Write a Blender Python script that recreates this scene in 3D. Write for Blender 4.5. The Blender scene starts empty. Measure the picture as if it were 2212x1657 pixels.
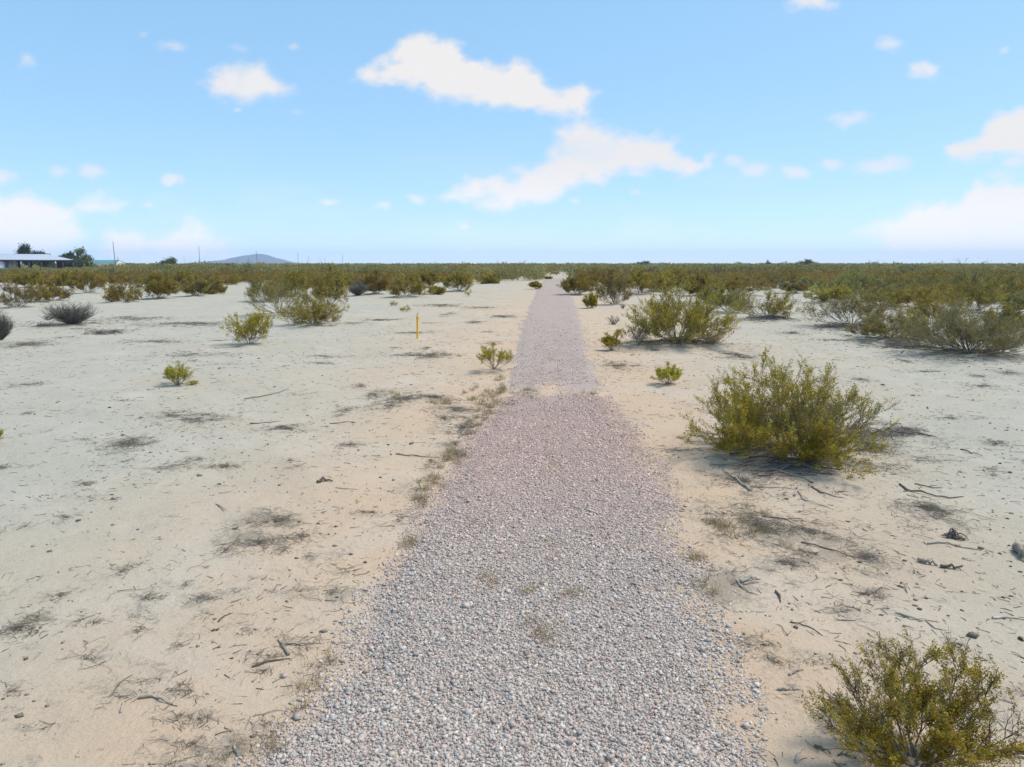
import bpy, math, random
import numpy as np
R = math.radians
rng = np.random.default_rng(7)
random.seed(7)
scene = bpy.context.scene
EX = 1.25                                        # view exposure: the photo is exposed for the shade
COL = scene.collection

# ------------------------------------------------------------------ camera
UW, UH, F = 2212.0, 1657.0, 1533.0           # working frame for the layout survey
CAMH, HOR = 3.5, 571.0
PITCH = math.atan((UH / 2 - HOR) / F)
CP, SP = math.cos(PITCH), math.sin(PITCH)

def at(u, v):
    """survey point -> spot on the flat ground"""
    dx, dy = (u - UW / 2) / F, -(v - UH / 2) / F
    d = np.array([dx, CP + dy * SP, -SP + dy * CP])
    t = -CAMH / d[2]
    return d[0] * t, d[1] * t

def depth(y, z=0.0):
    return y * CP - (z - CAMH) * SP

def height_for(y, vtop):
    k = (UH / 2 - vtop) / F
    # ((z-H)CP + y SP) = k (y CP - (z-H) SP)
    return CAMH + (k * y * CP - y * SP) / (CP + k * SP)

def project(x, y, z):
    fc = y * CP - (z - CAMH) * SP
    yc = (z - CAMH) * CP + y * SP
    return UW / 2 + F * x / fc, UH / 2 - F * yc / fc

cam = bpy.data.cameras.new("camera")
cam.sensor_fit = 'HORIZONTAL'
cam.angle = 2 * math.atan(UW / 2 / F)
cam.clip_start, cam.clip_end = 0.1, 60000
camo = bpy.data.objects.new("camera", cam)
COL.objects.link(camo)
camo.location = (0, 0, CAMH)
camo.rotation_euler = (R(90) - PITCH, 0, 0)
scene.camera = camo

# ------------------------------------------------------------------ noise
def _hash(ix, iy, seed):
    h = (ix.astype(np.int64) * 374761393 + iy.astype(np.int64) * 668265263 + seed * 974711) & 0x7fffffff
    h = ((h ^ (h >> 13)) * 1274126177) & 0x7fffffff
    return ((h ^ (h >> 16)) & 0xffff) / 65535.0

def vnoise(x, y, seed=0):
    x = np.asarray(x, float); y = np.asarray(y, float)
    ix, iy = np.floor(x), np.floor(y)
    fx, fy = x - ix, y - iy
    fx = fx * fx * (3 - 2 * fx); fy = fy * fy * (3 - 2 * fy)
    a = _hash(ix, iy, seed); b = _hash(ix + 1, iy, seed)
    c = _hash(ix, iy + 1, seed); d = _hash(ix + 1, iy + 1, seed)
    return (a * (1 - fx) + b * fx) * (1 - fy) + (c * (1 - fx) + d * fx) * fy

def fbm(x, y, oct=4, seed=0, gain=.5):
    s = 0; a = 1; n = 0
    for k in range(oct):
        s = s + a * vnoise(x * 2 ** k + 17.3 * k, y * 2 ** k - 9.1 * k, seed + k); n += a; a *= gain
    return s / n                                 # 0..1

# ------------------------------------------------------------------ mesh helpers
class MB:
    """collects pieces, then links them as ONE mesh"""
    def __init__(s): s.v = []; s.q = []; s.t = []; s.c = []; s.n = 0
    def add(s, v, q=None, t=None, c=(1, 1, 1)):
        v = np.asarray(v, np.float32).reshape(-1, 3)
        s.v.append(v)
        if q is not None and len(q): s.q.append(np.asarray(q, np.int32).reshape(-1, 4) + s.n)
        if t is not None and len(t): s.t.append(np.asarray(t, np.int32).reshape(-1, 3) + s.n)
        c = np.asarray(c, np.float32)
        if c.ndim == 1: c = np.tile(c, (len(v), 1))
        s.c.append(c); s.n += len(v)
    def arrays(s):
        V = np.concatenate(s.v) if s.v else np.zeros((0, 3), np.float32)
        Q = np.concatenate(s.q) if s.q else np.zeros((0, 4), np.int32)
        T = np.concatenate(s.t) if s.t else np.zeros((0, 3), np.int32)
        return V, Q, T, np.concatenate(s.c)
    def mesh(s, name, mat, smooth=False):
        V, Q, T, C = s.arrays()
        me = bpy.data.meshes.new(name)
        me.vertices.add(len(V)); me.vertices.foreach_set("co", V.ravel())
        nl = len(Q) * 4 + len(T) * 3
        me.loops.add(nl)
        me.loops.foreach_set("vertex_index", np.concatenate([Q.ravel(), T.ravel()]).astype(np.int32))
        me.polygons.add(len(Q) + len(T))
        st = np.concatenate([np.arange(len(Q)) * 4, len(Q) * 4 + np.arange(len(T)) * 3]).astype(np.int32)
        me.polygons.foreach_set("loop_start", st)
        if smooth: me.polygons.foreach_set("use_smooth", np.ones(len(Q) + len(T), bool))
        a = me.attributes.new("tint", 'FLOAT_COLOR', 'POINT')
        a.data.foreach_set("color", np.concatenate([C, np.ones((len(C), 1), np.float32)], 1).astype(np.float32).ravel())
        me.update(calc_edges=True); me.validate()
        if mat: me.materials.append(mat)
        return me
    def build(s, name, mat, parent=None, smooth=False):
        return link(name, s.mesh(name, mat, smooth), parent)

def link(name, me, parent=None):
    o = bpy.data.objects.new(name, me); COL.objects.link(o)
    if parent: o.parent = parent
    return o

def tag(o, label=None, cat=None, group=None, kind=None):
    if label: o['label'] = label
    if cat: o['category'] = cat
    if group: o['group'] = group
    if kind: o['kind'] = kind
    return o

def empty(name, loc=(0, 0, 0), rz=0, sc=1):
    o = bpy.data.objects.new(name, None); COL.objects.link(o)
    o.location = loc; o.rotation_euler = (0, 0, rz); o.empty_display_size = .2
    o.scale = (sc, sc, sc) if np.isscalar(sc) else sc
    return o

def tubes(P, r, K=3, col=(1, 1, 1)):
    """P (N,M,3) polylines, r (N,M) radii -> verts, quads, colours"""
    P = np.asarray(P, float); N, M, _ = P.shape
    T = np.empty_like(P); T[:, 1:-1] = P[:, 2:] - P[:, :-2]; T[:, 0] = P[:, 1] - P[:, 0]; T[:, -1] = P[:, -1] - P[:, -2]
    T /= np.linalg.norm(T, axis=2, keepdims=True) + 1e-9
    ref = np.where(np.abs(T[:, :, 2:3]) > .9, np.array([1., 0, 0]), np.array([0, 0, 1.]))
    A = np.cross(T, ref); A /= np.linalg.norm(A, axis=2, keepdims=True) + 1e-9
    B = np.cross(T, A)
    an = np.arange(K) * 2 * np.pi / K
    V = P[:, :, None, :] + r[:, :, None, None] * (np.cos(an)[None, None, :, None] * A[:, :, None, :] + np.sin(an)[None, None, :, None] * B[:, :, None, :])
    base = (np.arange(N) * M * K)[:, None, None]
    i = (np.arange(M - 1) * K)[None, :, None]; k = np.arange(K)[None, None, :]; k2 = (k + 1) % K
    q = np.stack([base + i + k, base + i + k2, base + i + K + k2, base + i + K + k], -1).reshape(-1, 4)
    col = np.asarray(col, float)
    C = np.tile(col, (N * M * K, 1)) if col.ndim == 1 else np.repeat(col, M * K, axis=0)
    return V.reshape(-1, 3), q, C

def boxpts(x0, x1, y0, y1, z0, z1):
    v = [(x, y, z) for z in (z0, z1) for y in (y0, y1) for x in (x0, x1)]
    q = [(0, 2, 3, 1), (4, 5, 7, 6), (0, 1, 5, 4), (2, 6, 7, 3), (0, 4, 6, 2), (1, 3, 7, 5)]
    return np.array(v, float), q

# ------------------------------------------------------------------ materials
def mat(name, rough=.9):
    m = bpy.data.materials.new(name); m.use_nodes = True
    nt = m.node_tree; b = nt.nodes["Principled BSDF"]
    b.inputs["Roughness"].default_value = rough
    b.inputs["Specular IOR Level"].default_value = .25
    return m, nt, b

def N(nt, t, **kw):
    n = nt.nodes.new(t)
    for k, v in kw.items(): setattr(n, k, v)
    return n

def noise(nt, co, scale, detail=4, rough=.55, dist=0):
    n = N(nt, 'ShaderNodeTexNoise'); n.inputs['Scale'].default_value = scale
    n.inputs['Detail'].default_value = detail; n.inputs['Roughness'].default_value = rough
    n.inputs['Distortion'].default_value = dist
    nt.links.new(co, n.inputs['Vector']); return n.outputs['Fac']

def ramp(nt, fac, stops):
    n = N(nt, 'ShaderNodeValToRGB'); nt.links.new(fac, n.inputs[0])
    e = n.color_ramp.elements
    while len(e) < len(stops): e.new(.5)
    for i, (p, c) in enumerate(stops):
        e[i].position = p
        e[i].color = (c, c, c, 1) if np.isscalar(c) else (*c, 1)
    return n.outputs[0]

def mix(nt, fac, a, b, mode='MIX'):
    n = N(nt, 'ShaderNodeMix', data_type='RGBA', blend_type=mode)
    for val, sock in ((fac, n.inputs[0]), (a, n.inputs[6]), (b, n.inputs[7])):
        if isinstance(val, bpy.types.NodeSocket): nt.links.new(val, sock)
        elif np.isscalar(val): sock.default_value = val
        else: sock.default_value = (*val, 1)
    return n.outputs[2]

def math_(nt, op, a, b=0., c=None):
    n = N(nt, 'ShaderNodeMath', operation=op)
    for i, val in enumerate((a, b, c)):
        if val is None: continue
        if isinstance(val, bpy.types.NodeSocket): nt.links.new(val, n.inputs[i])
        else: n.inputs[i].default_value = val
    return n.outputs[0]

def bump(nt, b, h, strength, dist):
    n = N(nt, 'ShaderNodeBump'); n.inputs['Strength'].default_value = strength; n.inputs['Distance'].default_value = dist
    nt.links.new(h, n.inputs['Height']); nt.links.new(n.outputs[0], b.inputs['Normal'])

def tinted(name, rough=.85, var=.0, spec=.2, translucent=0.):
    """base colour = per-piece tint, with a little variation from plant to plant"""
    m, nt, b = mat(name, rough); b.inputs["Specular IOR Level"].default_value = spec
    at_ = N(nt, 'ShaderNodeAttribute', attribute_name='tint')
    c = at_.outputs['Color']
    if var:
        oi = N(nt, 'ShaderNodeObjectInfo')
        hsv = N(nt, 'ShaderNodeHueSaturation')
        nt.links.new(c, hsv.inputs['Color'])
        nt.links.new(math_(nt, 'MULTIPLY_ADD', oi.outputs['Random'], .035, .4825), hsv.inputs['Hue'])
        nt.links.new(math_(nt, 'MULTIPLY_ADD', oi.outputs['Random'], var, 1 - var / 2), hsv.inputs['Value'])
        c = hsv.outputs[0]
    nt.links.new(c, b.inputs['Base Color'])
    if translucent:
        tr = N(nt, 'ShaderNodeBsdfTranslucent'); nt.links.new(c, tr.inputs['Color'])
        ms = N(nt, 'ShaderNodeMixShader'); ms.inputs[0].default_value = translucent
        nt.links.new(b.outputs[0], ms.inputs[1]); nt.links.new(tr.outputs[0], ms.inputs[2])
        nt.links.new(ms.outputs[0], nt.nodes['Material Output'].inputs['Surface'])
    return m

M_LEAF = tinted("leaf", .6, .26, .3, .42)
M_BARK = tinted("bark", .9, .15, .1)
M_WOOD = tinted("weathered_wood", .9, 0, .1)
M_LITTER = tinted("litter", .95, 0, .05)
M_STONE = tinted("stone", .85, 0, .2)
M_GRASS = tinted("dry_grass", .8, 0, .2, .2)
M_PAINT = tinted("paint", .5, 0, .4)

def ground_material():
    m, nt, b = mat("desert_sand", .95); b.inputs["Specular IOR Level"].default_value = .1
    co = N(nt, 'ShaderNodeTexCoord').outputs['Object']
    warm = N(nt, 'ShaderNodeAttribute', attribute_name='tint')
    sep = N(nt, 'ShaderNodeSeparateColor'); nt.links.new(warm.outputs['Color'], sep.inputs[0])
    big = noise(nt, co, .12, 5, .6)
    med = noise(nt, co, .9, 6, .65, .4)
    fine = noise(nt, co, 9, 6, .7)
    grit = noise(nt, co, 70, 4, .75)
    w = math_(nt, 'ADD', sep.outputs[0], math_(nt, 'MULTIPLY_ADD', big, .9, -.45))
    w = ramp(nt, w, [(.1, 0.), (.85, 1.)])
    c = mix(nt, w, GREYSAND, PINKSAND)
    c = mix(nt, ramp(nt, fine, [(.3, 0.), (.75, 1.)]), mix(nt, .22, c, (.30, .26, .20)), c)
    c = mix(nt, ramp(nt, grit, [(.32, .45), (.52, 0.)]), c, (.26, .22, .17))
    c = mix(nt, ramp(nt, noise(nt, co, .45, 5, .6, .6), [(.45, 0.), (.72, .5)]), c, (.55, .50, .42))
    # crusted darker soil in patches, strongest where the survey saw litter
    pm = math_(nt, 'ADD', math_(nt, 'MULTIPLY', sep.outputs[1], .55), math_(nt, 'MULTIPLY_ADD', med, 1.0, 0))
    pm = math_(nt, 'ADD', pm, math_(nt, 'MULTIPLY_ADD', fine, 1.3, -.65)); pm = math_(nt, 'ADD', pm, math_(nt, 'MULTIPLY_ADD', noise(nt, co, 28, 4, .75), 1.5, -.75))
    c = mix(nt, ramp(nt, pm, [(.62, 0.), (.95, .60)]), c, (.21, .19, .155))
    nt.links.new(c, b.inputs['Base Color'])
    h = math_(nt, 'ADD', math_(nt, 'MULTIPLY', fine, 1.), math_(nt, 'MULTIPLY', grit, .35))
    h = math_(nt, 'ADD', h, math_(nt, 'MULTIPLY', noise(nt, co, 2.6, 4, .6, .8), 1.6))
    bump(nt, b, h, .6, .045)
    return m

PINKSAND = (.615, .445, .30)  # sand with the peach side of the camera colour cast mixed in
GREYSAND = (.475, .445, .36)  # sand with the cooler grey side of that cast mixed in

def gravel_material():
    m, nt, b = mat("gravel_bed", .95); b.inputs["Specular IOR Level"].default_value = .08
    co = N(nt, 'ShaderNodeTexCoord').outputs['Object']
    vo = N(nt, 'ShaderNodeTexVoronoi'); vo.inputs['Scale'].default_value = 34
    nt.links.new(co, vo.inputs['Vector'])
    sp = N(nt, 'ShaderNodeSeparateColor'); nt.links.new(vo.outputs['Color'], sp.inputs[0])
    c = ramp(nt, sp.outputs[0], [(0., (.33, .265, .23)), (.18, (.51, .415, .36)), (.5, (.60, .49, .425)), (.75, (.52, .39, .325)), (1., (.69, .59, .52))])
    c = mix(nt, ramp(nt, noise(nt, co, 13, 3, .8), [(.33, .5), (.48, 0.)]), c, (.30, .24, .205))
    c = mix(nt, ramp(nt, vo.outputs['Distance'], [(.42, 0.), (.75, .75)]), c, (.16, .13, .115))
    c = mix(nt, ramp(nt, noise(nt, co, .7, 6, .7), [(.3, 0.), (.75, .45)]), c, (.40, .32, .27))
    sand = N(nt, 'ShaderNodeAttribute', attribute_name='tint')
    s2 = N(nt, 'ShaderNodeSeparateColor'); nt.links.new(sand.outputs['Color'], s2.inputs[0])
    f = math_(nt, 'ADD', s2.outputs[0], math_(nt, 'MULTIPLY_ADD', noise(nt, co, 2.2, 8, .75), 1.5, -.75))
    c = mix(nt, ramp(nt, f, [(.30, 0.), (.75, .9)]), c, PINKSAND)
    nt.links.new(c, b.inputs['Base Color'])
    bump(nt, b, math_(nt, 'MULTIPLY', vo.outputs['Distance'], -1.), .7, .02)
    return m

# ------------------------------------------------------------------ ground shape
LEFT = [(300, 1900), (425, 1740), (510, 1657), (640, 1520), (722, 1400), (785, 1300), (835, 1200), (905, 1100), (985, 1000), (1018, 940), (1046, 885), (1062, 862), (1088, 800), (1105, 760), (1120, 700), (1140, 660), (1158, 622), (1178, 602)]
RIGHT = [(1770, 1900), (1700, 1740), (1665, 1657), (1608, 1520), (1566, 1400), (1532, 1300), (1495, 1200), (1450, 1100), (1405, 1000), (1375, 940), (1346, 885), (1322, 850), (1300, 800), (1283, 760), (1264, 700), (1250, 660), (1233, 622), (1216, 602)]
lw = np.array([at(*p) for p in LEFT]); rw = np.array([at(*p) for p in RIGHT])
def path_l(y): return np.interp(y, np.r_[-30, lw[:, 1]], np.r_[lw[0, 0] - .3, lw[:, 0]])
def path_r(y): return np.interp(y, np.r_[-30, rw[:, 1]], np.r_[rw[0, 0] + .1, rw[:, 0]])
PATH_END = float(lw[-1, 1])

MOUNDS = []                                     # (x, y, radius, height) soil hummocks at shrub feet
def gz(x, y):
    x = np.asarray(x, float); y = np.asarray(y, float)
    d = np.hypot(x, y)
    h = (fbm(x * .35, y * .35, 4, 3) - .5) * .22 + (fbm(x * 2.2, y * 2.2, 3, 11) - .5) * .05
    l, r = path_l(y), path_r(y)
    off = np.maximum(np.maximum(l - x, x - r), 0)
    k = np.clip(off / 2.2, 0, 1); k = k * k * (3 - 2 * k)
    k = np.where(y > PATH_END + 20, 1, k)
    h = h * (.12 + .88 * k)
    for mx, my, mr, mh in MOUNDS:
        h = h + mh * np.exp(-((x - mx) ** 2 + (y - my) ** 2) / (mr * mr))
    return h

# ------------------------------------------------------------------ plants
def frame(d):
    d = d / (np.linalg.norm(d, axis=-1, keepdims=True) + 1e-9)
    ref = np.where(np.abs(d[..., 2:3]) > .9, np.array([1., 0, 0]), np.array([0, 0, 1.]))
    a = np.cross(d, ref); a /= np.linalg.norm(a, axis=-1, keepdims=True) + 1e-9
    return d, a, np.cross(d, a)

def grow(P, n, t0, t1, ln, spread, up, M, g, wob=.17):
    """n side shoots from each polyline in P (N,m,3)"""
    N_, m, _ = P.shape
    t = g.uniform(t0, t1, (N_, n)); f = t * (m - 1); i = np.minimum(f.astype(int), m - 2); w = (f - i)[..., None]
    idx = np.arange(N_)[:, None]
    o = P[idx, i] * (1 - w) + P[idx, i + 1] * w
    d = P[idx, i + 1] - P[idx, i]
    o = o.reshape(-1, 3); d = d.reshape(-1, 3)
    d, a, b = frame(d)
    ph = g.uniform(0, 2 * np.pi, len(d))[:, None]; sp = g.uniform(.45, 1., len(d))[:, None] * spread
    dd = d * np.cos(sp) + (a * np.cos(ph) + b * np.sin(ph)) * np.sin(sp)
    dd[:, 2] += up; dd /= np.linalg.norm(dd, axis=1, keepdims=True)
    L = g.uniform(.55, 1.15, len(d)) * ln
    s = np.linspace(0, 1, M)
    Q = o[:, None] + dd[:, None] * (s[None, :, None] * L[:, None, None])
    Q += (np.cumsum(g.normal(0, 1, Q.shape), 1) - g.normal(0, .3, Q.shape)) * (wob * L / M)[:, None, None] * (s > 0)[None, :, None]
    Q[:, :, 2] += (s ** 2)[None] * (L * up * .3)[:, None]
    Q[:, :, 2] = np.maximum(Q[:, :, 2], .01)
    return Q

def leaves(mb, C, D, size, cols, g, asp=.5):
    """one small pointed leaf at each C"""
    n = len(C)
    D = D + g.normal(0, .75, D.shape); d, a, b = frame(D)
    ph = g.uniform(0, 2 * np.pi, n)[:, None]
    s = a * np.cos(ph) + b * np.sin(ph)
    L = (g.uniform(.6, 1.3, n) * size)[:, None]
    V = np.stack([C, C + d * L * .55 + s * L * asp * .5, C + d * L, C + d * L * .5 - s * L * asp * .5], 1)
    q = np.arange(n * 4).reshape(-1, 4)
    mb.add(V, q, None, np.repeat(cols, 4, 0))

def palette(cols, n, g, jit=.15):
    cols = np.array(cols, float)
    c = cols[g.integers(0, len(cols), n)]
    return np.clip(c * (1 + g.normal(0, jit, (n, 1))) * (1 + g.normal(0, .04, (n, 3))), .004, 1)

OLIVE = [(.42, .335, .024), (.34, .28, .022), (.49, .39, .036), (.27, .245, .024), (.38, .275, .026)]
BROWN = [(.32, .225, .040), (.275, .205, .040), (.36, .25, .052), (.235, .19, .040), (.31, .225, .050)]
FRESH = [(.50, .385, .028), (.40, .33, .026), (.54, .41, .042), (.32, .27, .025)]
GREYG = [(.27, .25, .085), (.22, .215, .08), (.31, .28, .11), (.25, .21, .075)]
GREEN = [(.35, .325, .10), (.30, .29, .09), (.39, .37, .14), (.25, .26, .09)]
YELG = [(.33, .32, .085), (.27, .275, .075), (.38, .35, .11), (.24, .245, .07)]
DULL = [(.10, .125, .08), (.085, .11, .07), (.125, .15, .10)]
STRAW = [(.56, .44, .25), (.48, .37, .21), (.64, .51, .31)]
SAGE = [(.27, .26, .10), (.22, .225, .095), (.32, .30, .13)]
TWIGB = [(.20, .165, .115), (.26, .225, .175), (.15, .125, .09)]
GREYB = [(.17, .155, .135), (.24, .22, .195), (.12, .11, .10)]

def shrub(g, H, W, *a, even=.72, **k):
    return _shrub(g, H, W, even, *a, **k)

def _shrub(g, H, W, even, stems=34, br=5, tw=6, lv=14, leaf=.02, cols=OLIVE, tilt=62, low=.25, K=3, bark=GREYB, rstem=.014, open_=1., skew=(0, 0), foot=.30, base=.09):
    """vase-shaped desert shrub: (stem mesh builder, foliage mesh builder)"""
    st, fo = MB(), MB()
    az = np.arange(stems) * 2.39996 + g.normal(0, .3, stems)
    u = np.sqrt((np.arange(stems) + .5) / stems); g.shuffle(u)
    ti = np.radians(tilt) * u
    lob = 1 - .5 * (1 - even) * 1.5 + (1 - even) * 1.55 * vnoise(np.cos(az) * 1.7 + 5, np.sin(az) * 1.7 + 9 + ti, int(g.integers(0, 999)))
    d = np.stack([np.sin(ti) * np.cos(az), np.sin(ti) * np.sin(az), np.cos(ti)], 1)
    # reach of the envelope along d
    reach = lob / np.sqrt((d[:, 0] ** 2 + d[:, 1] ** 2) / (W / 2) ** 2 + d[:, 2] ** 2 / H ** 2) * g.uniform(even, 1.0, stems)
    o = np.stack([np.cos(az), np.sin(az), np.zeros(stems)], 1) * (base * W * u * g.uniform(.4, 1, stems))[:, None]
    M = 6; s = np.linspace(0, 1, M)
    P = o[:, None] + d[:, None] * (s[None, :, None] * reach[:, None, None])
    P[:, :, 2] -= (np.sin(s * np.pi)[None] * (reach * .10 * np.sin(ti))[:, None])      # sag then lift
    P += np.cumsum(g.normal(0, .030, P.shape), 1) * reach[:, None, None] * (s > 0)[None, :, None]
    P[:, :, 0] += skew[0] * W * (s ** 1.5)[None]; P[:, :, 1] += skew[1] * W * (s ** 1.5)[None]
    P[:, 1:, 2] = np.maximum(P[:, 1:, 2], .02)
    P[:, 0, 2] = -.04
    r = (rstem * (1 - .75 * s))[None] * g.uniform(.5, 1.1, stems)[:, None]
    st.add(*[x if i != 2 else x for i, x in enumerate((lambda v, q, c: (v, q, None, c))(*tubes(P, r, max(K, 4), palette(bark, stems, g))))])
    size = .5 * (H + W / 2)
    B = grow(P, br, low, .97, size * .34, .75, .25, 5, g)
    rb = np.linspace(rstem * .42, rstem * .16, 5)[None].repeat(len(B), 0)
    v, q, c = tubes(B, rb, K, palette(bark, len(B), g)); st.add(v, q, None, c)
    T = grow(B, tw, .2, 1., size * .16, .8, .2, 4, g)
    rt = np.linspace(rstem * .17, rstem * .08, 4)[None].repeat(len(T), 0)
    v, q, c = tubes(T, rt, 3, palette(bark, len(T), g) * .9); st.add(v, q, None, c)
    if lv:
        hz = np.concatenate([T, B[:, 1:]], 0) if False else T
        q = hz[:, 2] * (3.2 / max(W, .3)); cl = fbm(q[:, 0] + q[:, 2] * .6 + 31, q[:, 1] + q[:, 2] * .9 + 17, 2, int(g.integers(0, 999)))
        keep = g.random(len(hz)) < np.clip(foot + 1.3 * hz[:, -1, 2] / H, 0, 1) * open_ * np.clip((cl - .22) * 4, .12, 1)
        hz = hz[keep]
        clump = g.uniform(.75, 1.2, (len(hz), 1))
        tcol = palette(cols, len(hz), g, .12) * clump
        t = g.uniform(.15, 1.08, (len(hz), lv)); f = np.clip(t, 0, .999) * 3; i = f.astype(int); w = (t * 3 - i)[..., None]
        idx = np.arange(len(hz))[:, None]
        C = hz[idx, i] * (1 - w) + hz[idx, i + 1] * w
        D = hz[idx, i + 1] - hz[idx, i]
        C = C.reshape(-1, 3) + g.normal(0, leaf * .55, (len(hz) * lv, 3)); D = D.reshape(-1, 3)
        D /= np.linalg.norm(D, axis=1, keepdims=True) + 1e-9
        C[:, 2] = np.maximum(C[:, 2], .015)
        cc = np.repeat(tcol, lv, 0) * (1 + g.normal(0, .16, (len(C), 1)))
        leaves(fo, C, D, leaf, np.clip(cc, .004, 1), g)
    # fit the grown plant to the surveyed width and height
    rv = np.concatenate((fo if fo.n > 200 else st).v)
    wx = (np.percentile(rv[:, 0], 99) - np.percentile(rv[:, 0], 1)); wy = (np.percentile(rv[:, 1], 99) - np.percentile(rv[:, 1], 1))
    k = np.array([W / wx, W / (wx + wy) * 2, H / np.percentile(rv[:, 2], 99.3)], np.float32)
    st.v = [a * k for a in st.v]; fo.v = [a * k for a in fo.v]
    return st, fo

def tree(g, H, W, cols, trunk_h=.3, limbs=9, br=6, tw=7, lv=9, leaf=.12, bark=((.10, .085, .065), (.14, .12, .09)), rt=.12, lobes=1.):
    """short trunk, rising limbs, ragged crown"""
    st, fo = MB(), MB()
    s = np.linspace(0, 1, 5)
    th = H * trunk_h
    P0 = np.stack([np.cumsum(g.normal(0, .04 * th, 5)), np.cumsum(g.normal(0, .04 * th, 5)), s * th - .1], 1)[None]
    v, q, c = tubes(P0, (rt * (1 - .35 * s))[None], 7, palette(bark, 1, g)); st.add(v, q, None, c)
    az = np.arange(limbs) * 2.39996 + g.normal(0, .4, limbs); ti = np.radians(g.uniform(8, 68, limbs))
    d = np.stack([np.sin(ti) * np.cos(az), np.sin(ti) * np.sin(az), np.cos(ti)], 1)
    lob = g.uniform(1 - .3 * lobes, 1., limbs)
    L = lob / np.sqrt((d[:, 0] ** 2 + d[:, 1] ** 2) / (W / 2) ** 2 + d[:, 2] ** 2 / (H - th) ** 2) * .9
    P = P0[0, -1][None, None] + d[:, None] * (s[None, :, None] * L[:, None, None])
    P += np.cumsum(g.normal(0, .03, P.shape), 1) * L[:, None, None] * (s > 0)[None, :, None]
    v, q, c = tubes(P, (rt * .55 * (1 - .8 * s))[None].repeat(limbs, 0), 5, palette(bark, limbs, g)); st.add(v, q, None, c)
    sz = .5 * (H - th + W / 2)
    B = grow(P, br, .3, 1., sz * .42, .85, .12, 4, g)
    v, q, c = tubes(B, np.linspace(rt * .2, rt * .06, 4)[None].repeat(len(B), 0), 3, palette(bark, len(B), g)); st.add(v, q, None, c)
    T = grow(B, tw, .25, 1., sz * .2, .9, .05, 3, g)
    tcol = palette(cols, len(T), g, .2)
    t = g.uniform(0, 1.1, (len(T), lv))
    C = T[:, 0][:, None] * (1 - t[..., None]) + T[:, 2][:, None] * t[..., None]
    C = C.reshape(-1, 3) + g.normal(0, leaf * .8, (len(T) * lv, 3)); C[:, 2] = np.maximum(C[:, 2], .05)
    D = np.repeat(T[:, 2] - T[:, 0], lv, 0); D /= np.linalg.norm(D, axis=1, keepdims=True) + 1e-9
    leaves(fo, C, D, leaf, np.clip(np.repeat(tcol, lv, 0) * (1 + g.normal(0, .15, (len(C), 1))), .004, 1), g, .6)
    return st, fo

def plant(name, st, fo, loc, rz=0, sc=1, parts=('stems', 'foliage')):
    root = empty(name, loc, rz, sc)
    st.build(parts[0], M_BARK, root)
    if fo is not None and fo.n: fo.build(parts[1], M_LEAF, root)
    return root

def copy_thing(src, loc, rz, sc):
    c = src.copy(); COL.objects.link(c)
    c.location = loc; c.rotation_euler = (0, 0, rz); c.scale = sc if not np.isscalar(sc) else (sc, sc, sc)
    for ch in src.children:
        d = ch.copy(); COL.objects.link(d); d.parent = c
    return c

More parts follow.
